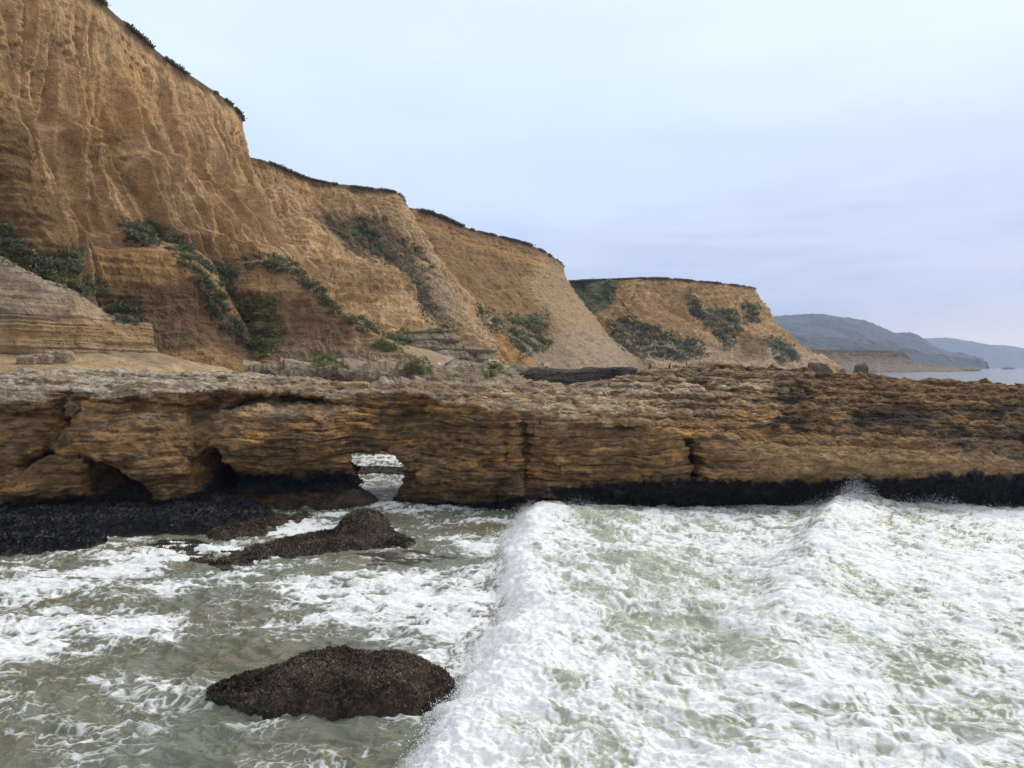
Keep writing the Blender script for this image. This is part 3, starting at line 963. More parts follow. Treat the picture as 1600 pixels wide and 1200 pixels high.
    clump = fbm(W[im, 0] * 3.5, W[im, 1] * 3.5, W[im, 2] * 3.5, 3, .6)
    W[im] += N[im] * (mus[im] * (0.07 + 0.12 * (0.5 - mm) + .16 * clump))[:, None]
    shell = np.array((.010, .010, .013)) * (1 + 4.5 * sstep(.42, .12, mm) * (RNG.random(len(im)) > .35))[:, None]
    c[im] = lerp(c[im], shell, mus[im][:, None])
    wet = np.clip(mus * .75 + low * .7, 0, 1)
    sel = np.where((mus > .6) & (np.abs(x) < 22) & (N[:, 1] < .2))[0]
    sel = sel[RNG.choice(len(sel), min(len(sel), 26000), replace=False)]
    return W, Q, c, wet, W[sel], N[sel]


# ------------------------------------------------------------------ weed tufts
def scatter_cards(name, pts, nrm, size, mat, n_per=1, up=0.5, aspect=2.2, tint=(.6, 1.3), parent=None, seed=1):
    r = np.random.default_rng(seed)
    n = len(pts)
    a = r.normal(size=(n, 3))
    a[:, 2] += up
    a = a / np.linalg.norm(a, axis=1, keepdims=True) + nrm * 0.7
    a /= np.linalg.norm(a, axis=1, keepdims=True)
    b = np.cross(a, r.normal(size=(n, 3)))
    b /= np.linalg.norm(b, axis=1, keepdims=True)
    s = (size * (0.5 + r.random(n)))[:, None]
    P = np.stack([pts - b * s * .5 / aspect * 1.2, pts + b * s * .5 / aspect * 1.2, pts + a * s * .7 + b * s * .35 / aspect, pts + a * s - b * s * .2 / aspect], 1).reshape(-1, 3)
    q = np.arange(n * 4).reshape(n, 4)
    t = np.repeat(tint[0] + (tint[1] - tint[0]) * r.random(n), 4)[:, None] * np.ones((1, 3))
    o = link_mesh(name, P, q, mat, None, t, smooth=False)
    if parent:
        keep_world(o, parent)
    return o


M_WEED = leaf_mat('sea_weed', (.024, .018, .014), (.165, .120, .080), .5)
M_MUSSEL = leaf_mat('mussel_shell', (.014, .014, .017), (.042, .042, .048), .55)


# ------------------------------------------------------------------ the wall itself
V, Q, c, wet, MP, MN = build_ridge()
t_rw = thing('rock_wall', (0, 30, 0), 'long brown layered rock wall with a natural arch and black mussel belt', 'rock wall')
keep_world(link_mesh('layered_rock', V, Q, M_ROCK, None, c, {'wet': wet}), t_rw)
tag(scatter_cards('mussels', MP, MN, .075, M_MUSSEL, up=.2, aspect=1.5, tint=(.3, 1.5), parent=t_rw, seed=5), kind='stuff')


# ------------------------------------------------------------------ low rocks as height maps over a footprint
def low_rock(name, foot_px, zmax, shoulder, h, lump, lscale, fine, colf, label, cat, group=None, mat=None, z0=0.0, warp=0.25, extra=None, spike=0.0, tilt=None, obj_parent=None, weed=True, weed_n=1500, weed_s=.05, bald=-.3):
    poly = np.array([gpt(a, b, z0) for a, b in foot_px])
    lo, hi = poly.min(0) - 0.6, poly.max(0) + 0.6
    xs, ys = np.arange(lo[0], hi[0], h), np.arange(lo[1], hi[1], h)
    x, y = np.meshgrid(xs, ys)
    s = poly_sdf(x, y, poly) + warp * fbm(x / (lscale * 1.2), y / (lscale * 1.2), None, 4, 0.6)
    q = np.clip(s / shoulder, -1, 1)
    z = np.where(q > 0, zmax * np.sqrt(np.clip(1 - (1 - q) ** 2, 0, 1)), zmax * q * 1.2)
    cover = sstep(-.1, .5, q)
    z = z + lump * fbm(x / lscale, y / lscale, None, 4, 0.55) * cover
    if extra:
        z = z + extra(x, y) * sstep(0, .6, q)
    z = z + fine * fbm(x / 0.16, y / 0.16, z / .16, 4, 0.7)
    if spike:
        z = z + spike * (0.5 - cells(x / 0.07, y / 0.07, z / 0.07)) * cover
    P = np.stack([x + fine * 1.3 * fbm(x / .2 + 7, y / .2, z / .2, 3), y + fine * 1.3 * fbm(x / .2, y / .2 + 5, z / .2, 3), z + z0], -1)
    n = grid_normals(P)
    c, wet = colf(P, n, q)
    i = np.arange(x.size).reshape(x.shape)
    Qd = np.stack([i[:-1, :-1], i[:-1, 1:], i[1:, 1:], i[1:, :-1]], -1).reshape(-1, 4)
    keep = (q.ravel()[Qd] > -0.55).any(1)
    Qd = Qd[keep]
    used = np.unique(Qd)
    remap = np.full(x.size, -1)
    remap[used] = np.arange(len(used))
    o = link_mesh(name, P.reshape(-1, 3)[used], remap[Qd], mat or M_REEF, None, c.reshape(-1, 3)[used], {'wet': wet.ravel()[used]})
    if obj_parent:
        keep_world(o, obj_parent)
    else:
        tag(o, label, cat, group)
    if colf is mussel_col:
        nn = np.where(n[..., 2:3] < 0, -n, n)
        m = np.argwhere((q > .0) & (P[..., 0] > -17.5) & (fbm(P[..., 0] * 1.4, P[..., 1] * 1.4, P[..., 2] * 1.4, 4, .6) < .20))
        m = m[RNG.choice(len(m), min(len(m), 14000), replace=False)]
        w = scatter_cards('mussels', P[m[:, 0], m[:, 1]], nn[m[:, 0], m[:, 1]], .075, M_MUSSEL, up=.3, aspect=1.5, tint=(.3, 1.5), seed=len(m))
        w.parent = obj_parent
        w.location = -Vector(obj_parent.location)
        tag(w, kind='stuff')
    if colf is not mussel_col and weed:
        nn = np.where(n[..., 2:3] < 0, -n, n)
        m = np.argwhere((q > .0) & (P[..., 2] > .02) & (fbm(x * 1.7, y * 1.7, None, 3) > bald))
        k = min(len(m), int(weed_n * len(np.argwhere(q > 0)) * h * h))
        m = m[RNG.choice(len(m), k, replace=False)]
        w = scatter_cards('seaweed', P[m[:, 0], m[:, 1]], nn[m[:, 0], m[:, 1]], weed_s, M_WEED, up=.2, aspect=1.7, seed=int(k))
        tag(w, kind='stuff')
        w.parent = obj_parent or o
        if obj_parent:
            w.location = -Vector(obj_parent.location)
    return o, P, q


def weed_col(a, b, gold=.0, wetline=.25):
    def f(P, n, q):
        x, y, z = P[..., 0], P[..., 1], P[..., 2]
        k = fbm(x * 3.5, y * 3.5, z * 3.5, 4, .65)
        c = lerp(np.array(a), np.array(b), np.clip(.5 + 1.2 * k, 0, 1)[..., None])
        if gold:
            k2 = fbm(x * 5 + 9, y * 5, z * 5, 3, .6)
            c = lerp(c, np.array((.26, .18, .08)), (gold * sstep(.22, .42, k2))[..., None])
        w = sstep(wetline, 0, z + .1 * k)
        c = c * (1 - .45 * w)[..., None]
        return c, np.clip(.25 + .7 * w, 0, 1)
    return f


def mussel_col(P, n, q):
    x, y, z = P[..., 0], P[..., 1], P[..., 2]
    k = fbm(x * 1.4, y * 1.4, z * 1.4, 4, .6)
    c = np.ones(P.shape) * np.array((.014, .014, .018))
    m = cells(x * 13, y * 13, z * 13)
    c = c * (.55 + 3.2 * sstep(.45, .1, m) * (RNG.random(x.shape) > .4))[..., None]
    c = lerp(c, np.array((.13, .094, .062)), (sstep(.16, .36, k) * .75)[..., None])
    c = lerp(c, np.array((.085, .058, .038)), (sstep(.16, .02, z + .08 * k) * .8)[..., None])
    return c, np.full(x.shape, .35)


# mussel bench at the left foot of the wall: three rounded steps
t_mb = thing('mussel_bench', (-15, 24, 0), 'low rock bench covered in black mussels below the caves at left', 'mussel bench')
low_rock('mussel_step', [(-200, 868), (20, 868), (130, 862), (165, 852), (150, 836), (60, 830), (-200, 815)], .32, .5, .026, .24, .7, .06, mussel_col, None, None, warp=.3, spike=.12, obj_parent=t_mb)
low_rock('mussel_step', [(-200, 850), (60, 846), (200, 838), (330, 838), (420, 820), (432, 812), (390, 795), (250, 792), (-200, 790)], .52, .6, .026, .28, .8, .06, mussel_col, None, None, warp=.3, spike=.12, obj_parent=t_mb)
low_rock('mussel_step', [(-200, 815), (60, 812), (200, 808), (330, 806), (380, 796), (350, 788), (-200, 786)], .74, .7, .03, .32, .9, .06, mussel_col, None, None, warp=.3, spike=.12, obj_parent=t_mb)

RB = weed_col((.060, .044, .032), (.165, .120, .084), .35)
low_rock('reef_rock', [(320, 840), (345, 828), (400, 818), (440, 810), (455, 814), (430, 828), (410, 838), (350, 846)], .20, .35, .025, .16, .5, .04, RB, 'small brown weedy rock at the right end of the mussel bench', 'rock', mat=M_REEF)
low_rock('reef_rock', [(452, 812), (480, 806), (482, 814), (465, 820)], .16, .2, .02, .08, .4, .03, RB, 'tiny brown rock in the foam left of the cone-topped reef rock', 'rock')


def cone(x, y):
    cx, cy = gpt(568, 836)
    return .62 * np.clip(1 - np.hypot((x - cx) / .85, (y - cy) / .7) ** 2.0, 0, 1) ** .8


low_rock('reef_rock', [(380, 862), (440, 846), (480, 838), (530, 832), (580, 826), (612, 830), (650, 848), (640, 856), (560, 861), (480, 868), (400, 872)], .13, .4, .022, .14, .45, .05, RB, 'brown weedy reef rock with a cone-shaped top in front of the arch', 'rock', extra=cone)
low_rock('reef_rock', [(282, 878), (300, 866), (360, 862), (420, 864), (440, 874), (380, 884), (320, 886)], .03, .25, .022, .07, .4, .04, RB, 'flat brown reef ledge streaked by foam, below the mussel bench', 'rock')
low_rock('reef_rock', [(225, 858), (250, 848), (300, 845), (330, 852), (290, 862)], .05, .25, .022, .08, .35, .04, RB, 'small flat brown rock in foam against the front of the mussel bench', 'rock')
low_rock('reef_rock', [(500, 872), (560, 866), (640, 862), (720, 866), (700, 876), (600, 884), (520, 886)], .0, .3, .022, .05, .4, .03, weed_col((.06, .05, .042), (.10, .085, .07)), 'wet grey reef slab just awash beside the breaking wave', 'rock')
# rock seen through the arch
low_rock('reef_rock', [(500, 748), (560, 744), (650, 742), (700, 738), (690, 733), (560, 734), (500, 738)], .16, .6, .05, .2, 1.0, .05, weed_col((.045, .032, .022), (.11, .08, .055)), 'low dark rock in the water seen through the arch', 'rock')
# pillar foot left of the arch
low_rock('reef_rock', [(430, 800), (470, 793), (520, 798), (570, 793), (588, 787), (560, 776), (470, 775), (420, 782)], .55, .9, .03, .22, .7, .05, weed_col((.05, .034, .022), (.12, .08, .05)), 'brown wet rock foot below the left pillar of the arch', 'rock', warp=.3)

# foreground boulder
def hump(x, y):
    cx, cy = gpt(560, 1075)
    return -.22 * sstep(.75, 1.5, cx - x) + .06 * np.exp(-((x - cx + .45) / .4) ** 2) + .03 * sstep(0, .7, x - cx)


t_fb = thing('boulder', (-2.5, 11.6, 0), 'large weed-covered dark brown boulder alone in the foreground water', 'boulder')
bo, BP, Bq = low_rock('boulder_rock', [(318, 1100), (345, 1082), (400, 1066), (450, 1056), (540, 1050), (620, 1052), (680, 1064), (712, 1082), (708, 1100), (670, 1114), (600, 1124), (520, 1128), (440, 1124), (370, 1114)],
         .45, .42, .012, .09, .42, .05, weed_col((.020, .014, .012), (.130, .095, .065), 1.0), None, None, extra=hump, warp=.14, spike=.06, obj_parent=t_fb, weed_n=5200, weed_s=.035, bald=-2)


# ------------------------------------------------------------------ shelves behind the wall
t_sh = thing('rock_shelf', (-8, 56, 4), 'rugged pale rock shelf at the cliff foot behind the arch', 'rock shelf')
cliff_face('shelf_rock',
           [wpt(380, 570, 50), wpt(430, 570, 51), wpt(500, 573, 52), wpt(560, 572, 53), wpt(640, 576, 54), wpt(700, 578, 56), wpt(740, 572, 58), wpt(800, 572, 62), wpt(860, 574, 66)],
           [wpt(380, 622, 45), wpt(430, 622, 45), wpt(500, 622, 46), wpt(560, 622, 46), wpt(640, 622, 47), wpt(700, 622, 49), wpt(745, 622, 52), wpt(800, 622, 57), wpt(860, 622, 62)],
           [(0, 0), (.25, .5), (.5, .6), (.6, .9), (1, 1)], 700, 120, (7, .1), flute=0.4, fl_len=1.6, strata=0.2, big=1.4, fine=0.5, steps=(.5, 2.2), parent=t_sh, seed=401, s_freq=3.2, mat=M_ROCK,
           colour=col_plain(np.array((.20, .15, .10)), np.array((.42, .34, .25)), 0, [([(415, 575), (470, 572), (560, 580), (560, 605), (420, 605)], (.10, .075, .055), .7, 5, 8)]))
t_sd = thing('rock_shelf', (7, 62, 3), 'flat dark wet rock ledge behind the wall, birds standing on it', 'rock shelf')
cliff_face('shelf_rock',
           [wpt(775, 583, 60), wpt(800, 580, 60), wpt(860, 578, 61), wpt(930, 578, 62), wpt(1000, 578, 62), wpt(1060, 577, 62.5), wpt(1100, 576, 63), wpt(1160, 575, 66)],
           [wpt(775, 640, 57), wpt(800, 640, 57), wpt(860, 640, 58), wpt(930, 640, 59), wpt(1000, 640, 59), wpt(1060, 640, 60), wpt(1100, 640, 60), wpt(1160, 640, 62)],
           [(0, 0), (.05, .25), (.3, .5), (1, 1)], 480, 110, (9, .05), flute=0.12, fl_len=1.1, strata=0.15, big=0.4, fine=0.3, steps=(.25, 2.4), parent=t_sd, seed=431, s_freq=3.2, mat=M_ROCK,
           colour=col_plain(np.array((.045, .038, .034)), np.array((.11, .085, .062)), 0))

# ------------------------------------------------------------------ sea
def bore_front(y):
    return np.interp(y, [4, 9.8, 11.7, 13.8, 15.9, 18, 20, 23, 27, 30], [-1.4, -1.08, -.92, -.55, -.10, -.22, -.36, -.12, .45, .9])


def build_sea():
    rows = np.concatenate([np.linspace(2300, 1340, 60)[:-1], np.linspace(1340, 700, 720)[:-1], np.linspace(700, 577, 170)[:-1], HZ + np.geomspace(4, .85, 40)])
    nxu = 1250
    uu = np.linspace(-1.25, 1.25, nxu)
    uu = np.sign(uu) * np.where(np.abs(uu) < .7, np.abs(uu), .7 + (np.abs(uu) - .7) * 2.2)
    d = EYE * FPX / (rows - HZ)
    y = d[:, None] * np.ones((1, nxu))
    x = uu[None, :] * d[:, None]
    y, x = y.astype(F32), x.astype(F32)
    near = sstep(45, 26, y)
    # ---- swell and chop
    wx, wy = x + .35 * fbm(x / 1.6, y / 1.6, None, 3), y + .35 * fbm(x / 1.6 + 40, y / 1.6, None, 3)
    chop = .15 * fbm(wx / 1.7 + .25 * wy, wy / .75, None, 4, .5) +   .12 * (ridged(wx / .85 + .3 * wy, wy / .48, None, 3, .5) - .3)
    far_amp = np.clip(y / 60, 0, 1) * .10
    z = chop * (1 - .0 * near) * sstep(400, 60, y) + far_amp * fbm(x / 7, y / 4, None, 3) * sstep(3000, 200, y)
    # ---- the broken wave running in from the right
    yj = y + .5 * fbm(x / 1.2, y / 1.2, None, 3)
    s = x - bore_front(y) + .55 * fbm(y / 1.5, x / 2.5, None, 4, .55) + .22 * fbm(y * 2.2, x * 2, None, 4, .65)
    hgt = np.interp(y, [5, 10, 14, 20, 25, 27.5, 30], [.28, .30, .32, .42, .52, .2, 0])
    prof = sstep(-.25, .75, s) * (1 - .4 * sstep(.8, 2.6, s)) * (1 - .6 * sstep(1.8, 5.5, s)) * (1 + .45 * fbm(x / 1.1, y / 1.4, None, 3))
    body = sstep(-.1, .5, s) * near
    z += hgt * prof * near
    turb = sstep(-.05, .3, s) * sstep(5.5, 1.2, s) * near * sstep(29, 26, y)
    lumps = .16 * (ridged(x / .55, y / .55, z * 1.5, 4, .6)) + .12 * fbm(x / .22, y / .22, None, 4, .65)
    z += turb * lumps * .30 + turb * .06 * (ridged(x / .22, y / .26, z * 3, 3, .6) - .3)
    # second crest behind it, climbing the wall at the far end
    x2 = np.interp(y, [8, 13, 17, 22, 26, 28], [2.6, 4.5, 6.1, 8.7, 11.0, 12.2])
    s2 = x - x2 + .5 * fbm(y / 2, x / 3, None, 3)
    h2 = np.interp(y, [8, 12, 17, 22, 26, 28, 30], [.10, .22, .34, .40, .50, .42, 0])
    z += near * h2 * (np.exp(-(np.where(s2 < 0, s2 / .8, s2 / 1.9)) ** 2))
    z += near * .10 * sstep(1, 3, s) * ridged(wx / 1.8 + .5 * wy, wy / .8, None, 3, .55)
    # small swell lifting left of the boulder
    gx, gy = gpt(205, 1040, .2)
    z += .16 * np.exp(-((x - gx) / .9) ** 2 - ((y - gy) / .7) ** 2)
    # far whitecaps are only foam
    px, py = 800 + FPX * x / y, HZ + FPX * EYE / y
    P = np.stack([x, y, z], -1)
    # ---- foam cover
    G2 = lambda px0, py0, sx, sy, a: a * np.exp(-((px - px0) / sx) ** 2 - ((py - py0) / sy) ** 2)
    cov = np.full(x.shape, .30)
    for g in [(120, 905, 330, 32, .32), (260, 880, 150, 18, .25), (610, 925, 190, 30, .42), (230, 985, 90, 22, .34), (430, 998, 200, 10, .16), (40, 1000, 160, 60, .12), (100, 1070, 160, 30, .12),
              (600, 985, 120, 25, .3), (540, 840, 60, 30, .1), (460, 830, 60, 14, .5), (640, 790, 120, 30, .15), (740, 850, 60, 40, .18), (300, 860, 90, 14, .3),
              (560, 715, 90, 14, .15), (600, 765, 40, 16, .25), (720, 1000, 60, 60, .2),
              (220, 1150, 90, 30, .08), (450, 1165, 160, 25, -.12), (560, 1160, 120, 20, -.06), (330, 1010, 130, 14, -.12), (250, 1040, 60, 25, -.15), (60, 1150, 80, 30, -.08), (500, 1000, 150, 18, -.04),
              (440, 1045, 130, 28, -.16), (690, 1130, 40, 40, -.1), (350, 940, 120, 18, -.12), (700, 900, 70, 20, -.14), (760, 965, 30, 12, -.2)]:
        cov += G2(*g)
    cov = cov * (1.0 + .9 * fbm(x / 2.6 - .5 * y, y / 1.7, None, 4, .55)) + .22 * fbm(x / 1.5 + .5 * y, y / 1.6, None, 4, .55)
    cov = np.clip(cov, .06, .82)
    right = .57 + .22 * fbm(x / 2.5, y / 2.5, None, 2) + .10 * np.exp(-(s2 / 1.5) ** 2) + .06 * sstep(1, 5, s2) - .12 * np.exp(-((s - 3.4) / 1.3) ** 2) + .10 * sstep(2, 6, s2)
    edge = np.exp(-((s - .55) / .75) ** 2) * sstep(28.5, 26.5, y)
    right = right + .38 * edge
    cov = np.where(y < 33, lerp(cov, right, body), cov)
    beyond = sstep(30, 33, y)
    cov = lerp(cov, np.where(y < 90, .52, .18 - .1 * sstep(90, 400, y)), beyond)
    # ---- foam pattern: drifting lace, drawn out along the waves on the right and across the pool on the left
    q1 = fbm(x / 1.3, y / 1.3, None, 4, .55)
    q2 = fbm(x / 1.3 + 51, y / 1.3, None, 4, .55)
    ax, ay = x + .75 * q1, y + .75 * q2
    rt = sstep(-.5, 1.0, s) * near
    lx, ly = lerp(1.0, .55, rt), lerp(.55, 1.05, rt)
    lean = lerp(-.15, .35, rt) * ay

    def lay(sc, o, sd, ro=.58):
        return fbm((x + .75 * q1 + lean) / (1.0 * sc) + sd, ay / (.55 * sc), None, o, ro), fbm((x + .75 * q1 + lean) / (.6 * sc) + sd, ay / (1.15 * sc), None, o, ro)
    pa, pb = lay(1.5, 6, 0)
    p1 = lerp(pa, pb, rt)
    la, lb = lay(.42, 2, 7.3)
    lace = 1 - np.abs(lerp(la, lb, rt)) * 3.2
    lc, ld = lay(.17, 2, 3.1)
    lace2 = 1 - np.abs(lerp(lc, ld, rt)) * 3.2
    f = .5 + lerp(.66, .50, rt) * p1 + .20 * (lace - .45) + .15 * (lace2 - .45)
    cov = cov + .12 * np.exp(-((s + .55) / .6) ** 2) * near * sstep(28, 26, y)
    thr = 1 - cov
    soft = lerp(.20, .22, rt)
    foam = sstep(thr - soft * .6, thr + soft, f)
    fil = sstep(.80, .98, lace + .25 * p1) * sstep(.12, .45, cov + .5 * p1) * .7
    fil2 = sstep(.78, .98, lace2 + .3 * p1) * sstep(.15, .5, cov + .6 * p1) * .5
    foam = np.maximum(foam, np.maximum(fil, fil2) * sstep(60, 30, y))
    lum = ridged(x / .5, y / .5, z * 1.5, 4, .6)
    s_f = s + .75 * fbm(x * .9, y * .9, None, 6, .62)
    foam = np.maximum(foam, np.exp(-((np.maximum(s_f, .3) - .3) / .6) ** 2) * (.62 + .34 * lum + .10 * lace) * near * sstep(-.3, .25, s_f) * sstep(28.5, 26.5, y))
    aer = np.clip(body * (.95 - .35 * sstep(2, 9, s)) + .25 * cov, 0, 1)
    P[..., 2] += foam * near * (.014 * fbm(x / .14, y / .14, None, 3, .6) + .02)
    return P, foam, aer, cov


def sea_mat():
    m, g, b = new_mat('sea_water')
    pos = g.node('ShaderNodeNewGeometry').outputs['Position']
    fo = g.node('ShaderNodeAttribute', attribute_name='foam').outputs['Fac']
    ae = g.node('ShaderNodeAttribute', attribute_name='aerated').outputs['Fac']
    br = g.noise(g.vmul(pos, (1, 1.3, 1)), 9.0, 6, 0.7, 0.6)
    br2 = g.noise(pos, 34.0, 3, 0.65)
    k = g.math('ADD', fo, g.math('ADD', g.math('MULTIPLY', g.math('SUBTRACT', br, .5), .50), g.math('MULTIPLY', g.math('SUBTRACT', br2, .5), .22)))
    fm = g.rng(k, .10, .98, 0, 1, False)
    tone = g.noise(pos, .35, 3, .5)
    deep = g.mix(g.rng(tone, .35, .65, 0, 1), (.122, .104, .064, 1), (.118, .132, .098, 1))
    milk = g.mix(g.rng(g.noise(pos, 1.1, 4, .6), .3, .7, 0, 1), (.22, .235, .165, 1), (.42, .445, .36, 1))
    wat = g.mix(ae, deep, milk)
    white = g.mix(g.rng(br, .3, .7, 0, 1), (.57, .585, .585, 1), (.82, .825, .825, 1))
    g.link(g.mix(fm, wat, white), b.inputs['Base Color'])
    g.link(g.rng(fm, 0, 1, .06, .70), b.inputs['Roughness'])
    b.inputs['IOR'].default_value = 1.33
    bp = g.node('ShaderNodeBump')
    bp.inputs['Strength'].default_value = .9
    bp.inputs['Distance'].default_value = .10
    rp = g.noise(g.vmul(pos, (1, 1.7, 1)), 2.6, 4, .5, .5)
    hh = g.math('ADD', rp, g.math('MULTIPLY', g.math('MULTIPLY', fm, g.noise(pos, 22, 4, .7)), .12))
    g.link(hh, bp.inputs['Height'])
    g.link(bp.outputs[0], b.inputs['Normal'])
    return m


SP, foam, aer, cov = build_sea()
sea = link_mesh('sea', SP, grid_quads(SP.shape[1], SP.shape[0]), sea_mat(), None, None, {'foam': foam, 'aerated': aer})
tag(sea, kind='structure')


# ------------------------------------------------------------------ spray of the breaking wave
def droplets(name, P, r, mat):
    o = np.array([(1, 0, 0), (-1, 0, 0), (0, 1, 0), (0, -1, 0), (0, 0, 1), (0, 0, -1)], float)
    t = np.array([(0, 2, 4), (2, 1, 4), (1, 3, 4), (3, 0, 4), (2, 0, 5), (1, 2, 5), (3, 1, 5), (0, 3, 5)])
    n = len(P)
    jit = 1 + .5 * (RNG.random((n, 6, 1)) - .5)
    V = P[:, None] + o[None] * r[:, None, None] * jit
    T = (t[None] + (np.arange(n) * 6)[:, None, None]).reshape(-1, 3)
    return link_mesh(name, V, T, mat, smooth=True)


M_SPRAY = plain_mat('white_spray', (.82, .83, .84), .6, .3, .06)
pts, rad = [], []
n = 22000
yy = 9 + 18.3 * RNG.random(n) ** 1.15
ss = RNG.normal(.10, .16, n)
xx = bore_front(yy) + ss + .28 * fbm(yy / 1.1, (bore_front(yy)) / 2.5, None, 4, .6) * -1
hz = np.abs(RNG.normal(0, .10, n)) + np.interp(ss, [-.5, 0, .4], [0.02, .08, .3])
pts.append(np.stack([xx, yy, hz], 1))
rad.append(.003 + .008 * RNG.random(n) ** 2.5)
for (pxa, pya, sx, up, cnt) in ((1335, 776, 26, 1.05, 15000), (1290, 785, 30, .5, 2500), (1465, 790, 34, .5, 2500), (1400, 790, 60, .45, 3000), (895, 795, 45, .35, 2500), (1540, 798, 60, .25, 900)):
    by = 26.3
    bx = (pxa - 800) / FPX * by
    x = bx + RNG.normal(0, sx / FPX * by, cnt)
    h = np.abs(RNG.normal(0, up * .42, cnt)) * np.exp(-((x - bx) / (sx * 1.4 / FPX * by)) ** 2)
    pts.append(np.stack([x, by - .1 + RNG.normal(0, .22, cnt), .25 + h], 1))
    rad.append(.003 + .010 * RNG.random(cnt) ** 3)
tag(droplets('sea_spray', np.concatenate(pts), np.concatenate(rad), M_SPRAY), kind='stuff')


# ------------------------------------------------------------------ far coast
def hill(name, ridge, foot, nu, nv, amp, seed):
    R, Fo = catmull(ridge, nu), catmull(foot, nu)
    v = np.linspace(0, 1, nv)[:, None, None]
    P = R[None] + (Fo - R)[None] * v
    P[..., 2] = R[None, :, 2] * (1 - np.linspace(0, 1, nv)[:, None] ** 1.3) + Fo[None, :, 2] * np.linspace(0, 1, nv)[:, None]
    back = R + (R - Fo) * .6
    back[:, 2] = 0
    P = np.concatenate([back[None], P])
    u, w = metres(P)
    L = np.ptp(P[..., 0]) / 7
    vv = np.r_[0, np.linspace(0, 1, nv)][:, None]
    d = amp * (ridged(P[..., 0] / L + seed, P[..., 1] / L, None, 4, .55)) * np.sin(np.clip(vv, 0, 1) * math.pi) + amp * .10 * np.abs(perlin(P[..., 0] / L * 22, P[..., 1] / L * 22)) * (vv < .9)
    P[..., 2] += d
    n = fbm(P[..., 0] / L * 1.5, P[..., 1] / L * 1.5, P[..., 2] / L, 4)
    c = lerp(np.array((.010, .014, .012)), np.array((.040, .040, .032)), np.clip(.4 + 1.3 * n, 0, 1)[..., None])
    o = link_mesh(name, P, grid_quads(nu, P.shape[0], True), M_HILL, None, c.reshape(-1, 3))
    return tag(o, kind='structure')


M_HILL = tint_mat('wooded_hills', .01, .35, .5, 8.0)
D1, D2 = 3200, 5200
hill('hills', [wpt(1080, 500, D1), wpt(1180, 502, D1), wpt(1222, 500, D1), wpt(1270, 497, D1), wpt(1310, 503, D1), wpt(1350, 513, D1), wpt(1385, 526, D1), wpt(1420, 530, D1), wpt(1445, 545, D1), wpt(1480, 560, D1), wpt(1530, 573, D1)],
     [wpt(1000, 577, 2000), wpt(1180, 577, 1900), wpt(1230, 577, 1900), wpt(1280, 577, 1900), wpt(1330, 577, 1950), wpt(1380, 577, 2000), wpt(1420, 577, 2100), wpt(1450, 577, 2200), wpt(1480, 576, 2300), wpt(1510, 576, 2400), wpt(1540, 576, 2500)], 420, 140, 48, 1.3)
hill('hills', [wpt(1250, 530, D2), wpt(1380, 532, D2), wpt(1440, 530, D2), wpt(1480, 530, D2), wpt(1520, 536, D2), wpt(1560, 543, D2), wpt(1600, 547, D2), wpt(1680, 550, D2), wpt(1800, 560, D2), wpt(1900, 572, D2)],
     [wpt(1250, 576, 4300), wpt(1380, 576, 4200), wpt(1440, 576, 4100), wpt(1480, 576, 4100), wpt(1520, 576, 4200), wpt(1560, 576, 4300), wpt(1600, 576, 4400), wpt(1680, 576, 4500), wpt(1800, 576, 4600), wpt(1900, 576, 4700)], 380, 110, 50, 4.1)
D3 = 1900
hill('hills', [wpt(1150, 520, D3), wpt(1225, 524, D3), wpt(1290, 529, D3), wpt(1340, 535, D3), wpt(1390, 546, D3), wpt(1430, 556, D3), wpt(1470, 563, D3), wpt(1515, 568, D3), wpt(1545, 573.5, D3)],
     [wpt(1150, 577.5, 1400), wpt(1225, 577.5, 1400), wpt(1290, 577.5, 1400), wpt(1340, 577.5, 1420), wpt(1390, 577.5, 1440), wpt(1430, 577, 1500), wpt(1470, 577, 1600), wpt(1515, 576.5, 1700), wpt(1540, 576.3, 1750)], 360, 100, 20, 7.7)
t_fc = thing('sea_cliff', wpt(1350, 575, 760), 'low flat-topped brown cliff point far off beneath the blue hills', 'cliff')
cliff_face('cliff_face',
           [wpt(1200, 546, 800), wpt(1290, 546, 800), wpt(1350, 547, 800), wpt(1400, 548, 800), wpt(1412, 550, 805), wpt(1425, 565, 810), wpt(1470, 570, 830), wpt(1480, 571, 900)],
           [wpt(1200, 580, 750), wpt(1290, 580, 750), wpt(1350, 580, 750), wpt(1405, 580, 752), wpt(1428, 580, 758), wpt(1450, 580, 765), wpt(1490, 580, 780), wpt(1500, 578, 900)],
           [(0, 0), (.3, .1), (.7, .45), (1, 1)], 420, 110, (200, 6), flute=2.0, fl_len=14, strata=0.5, big=3.0, fine=1.0, turfed=True, parent=t_fc, seed=501, mat=M_FAR,
           colour=col_plain(C_TAN * .28, C_TAN * .62, .12, [([(1280, 563), (1500, 563), (1500, 590), (1280, 590)], C_GREY * .55, .7, 3, 4)]))

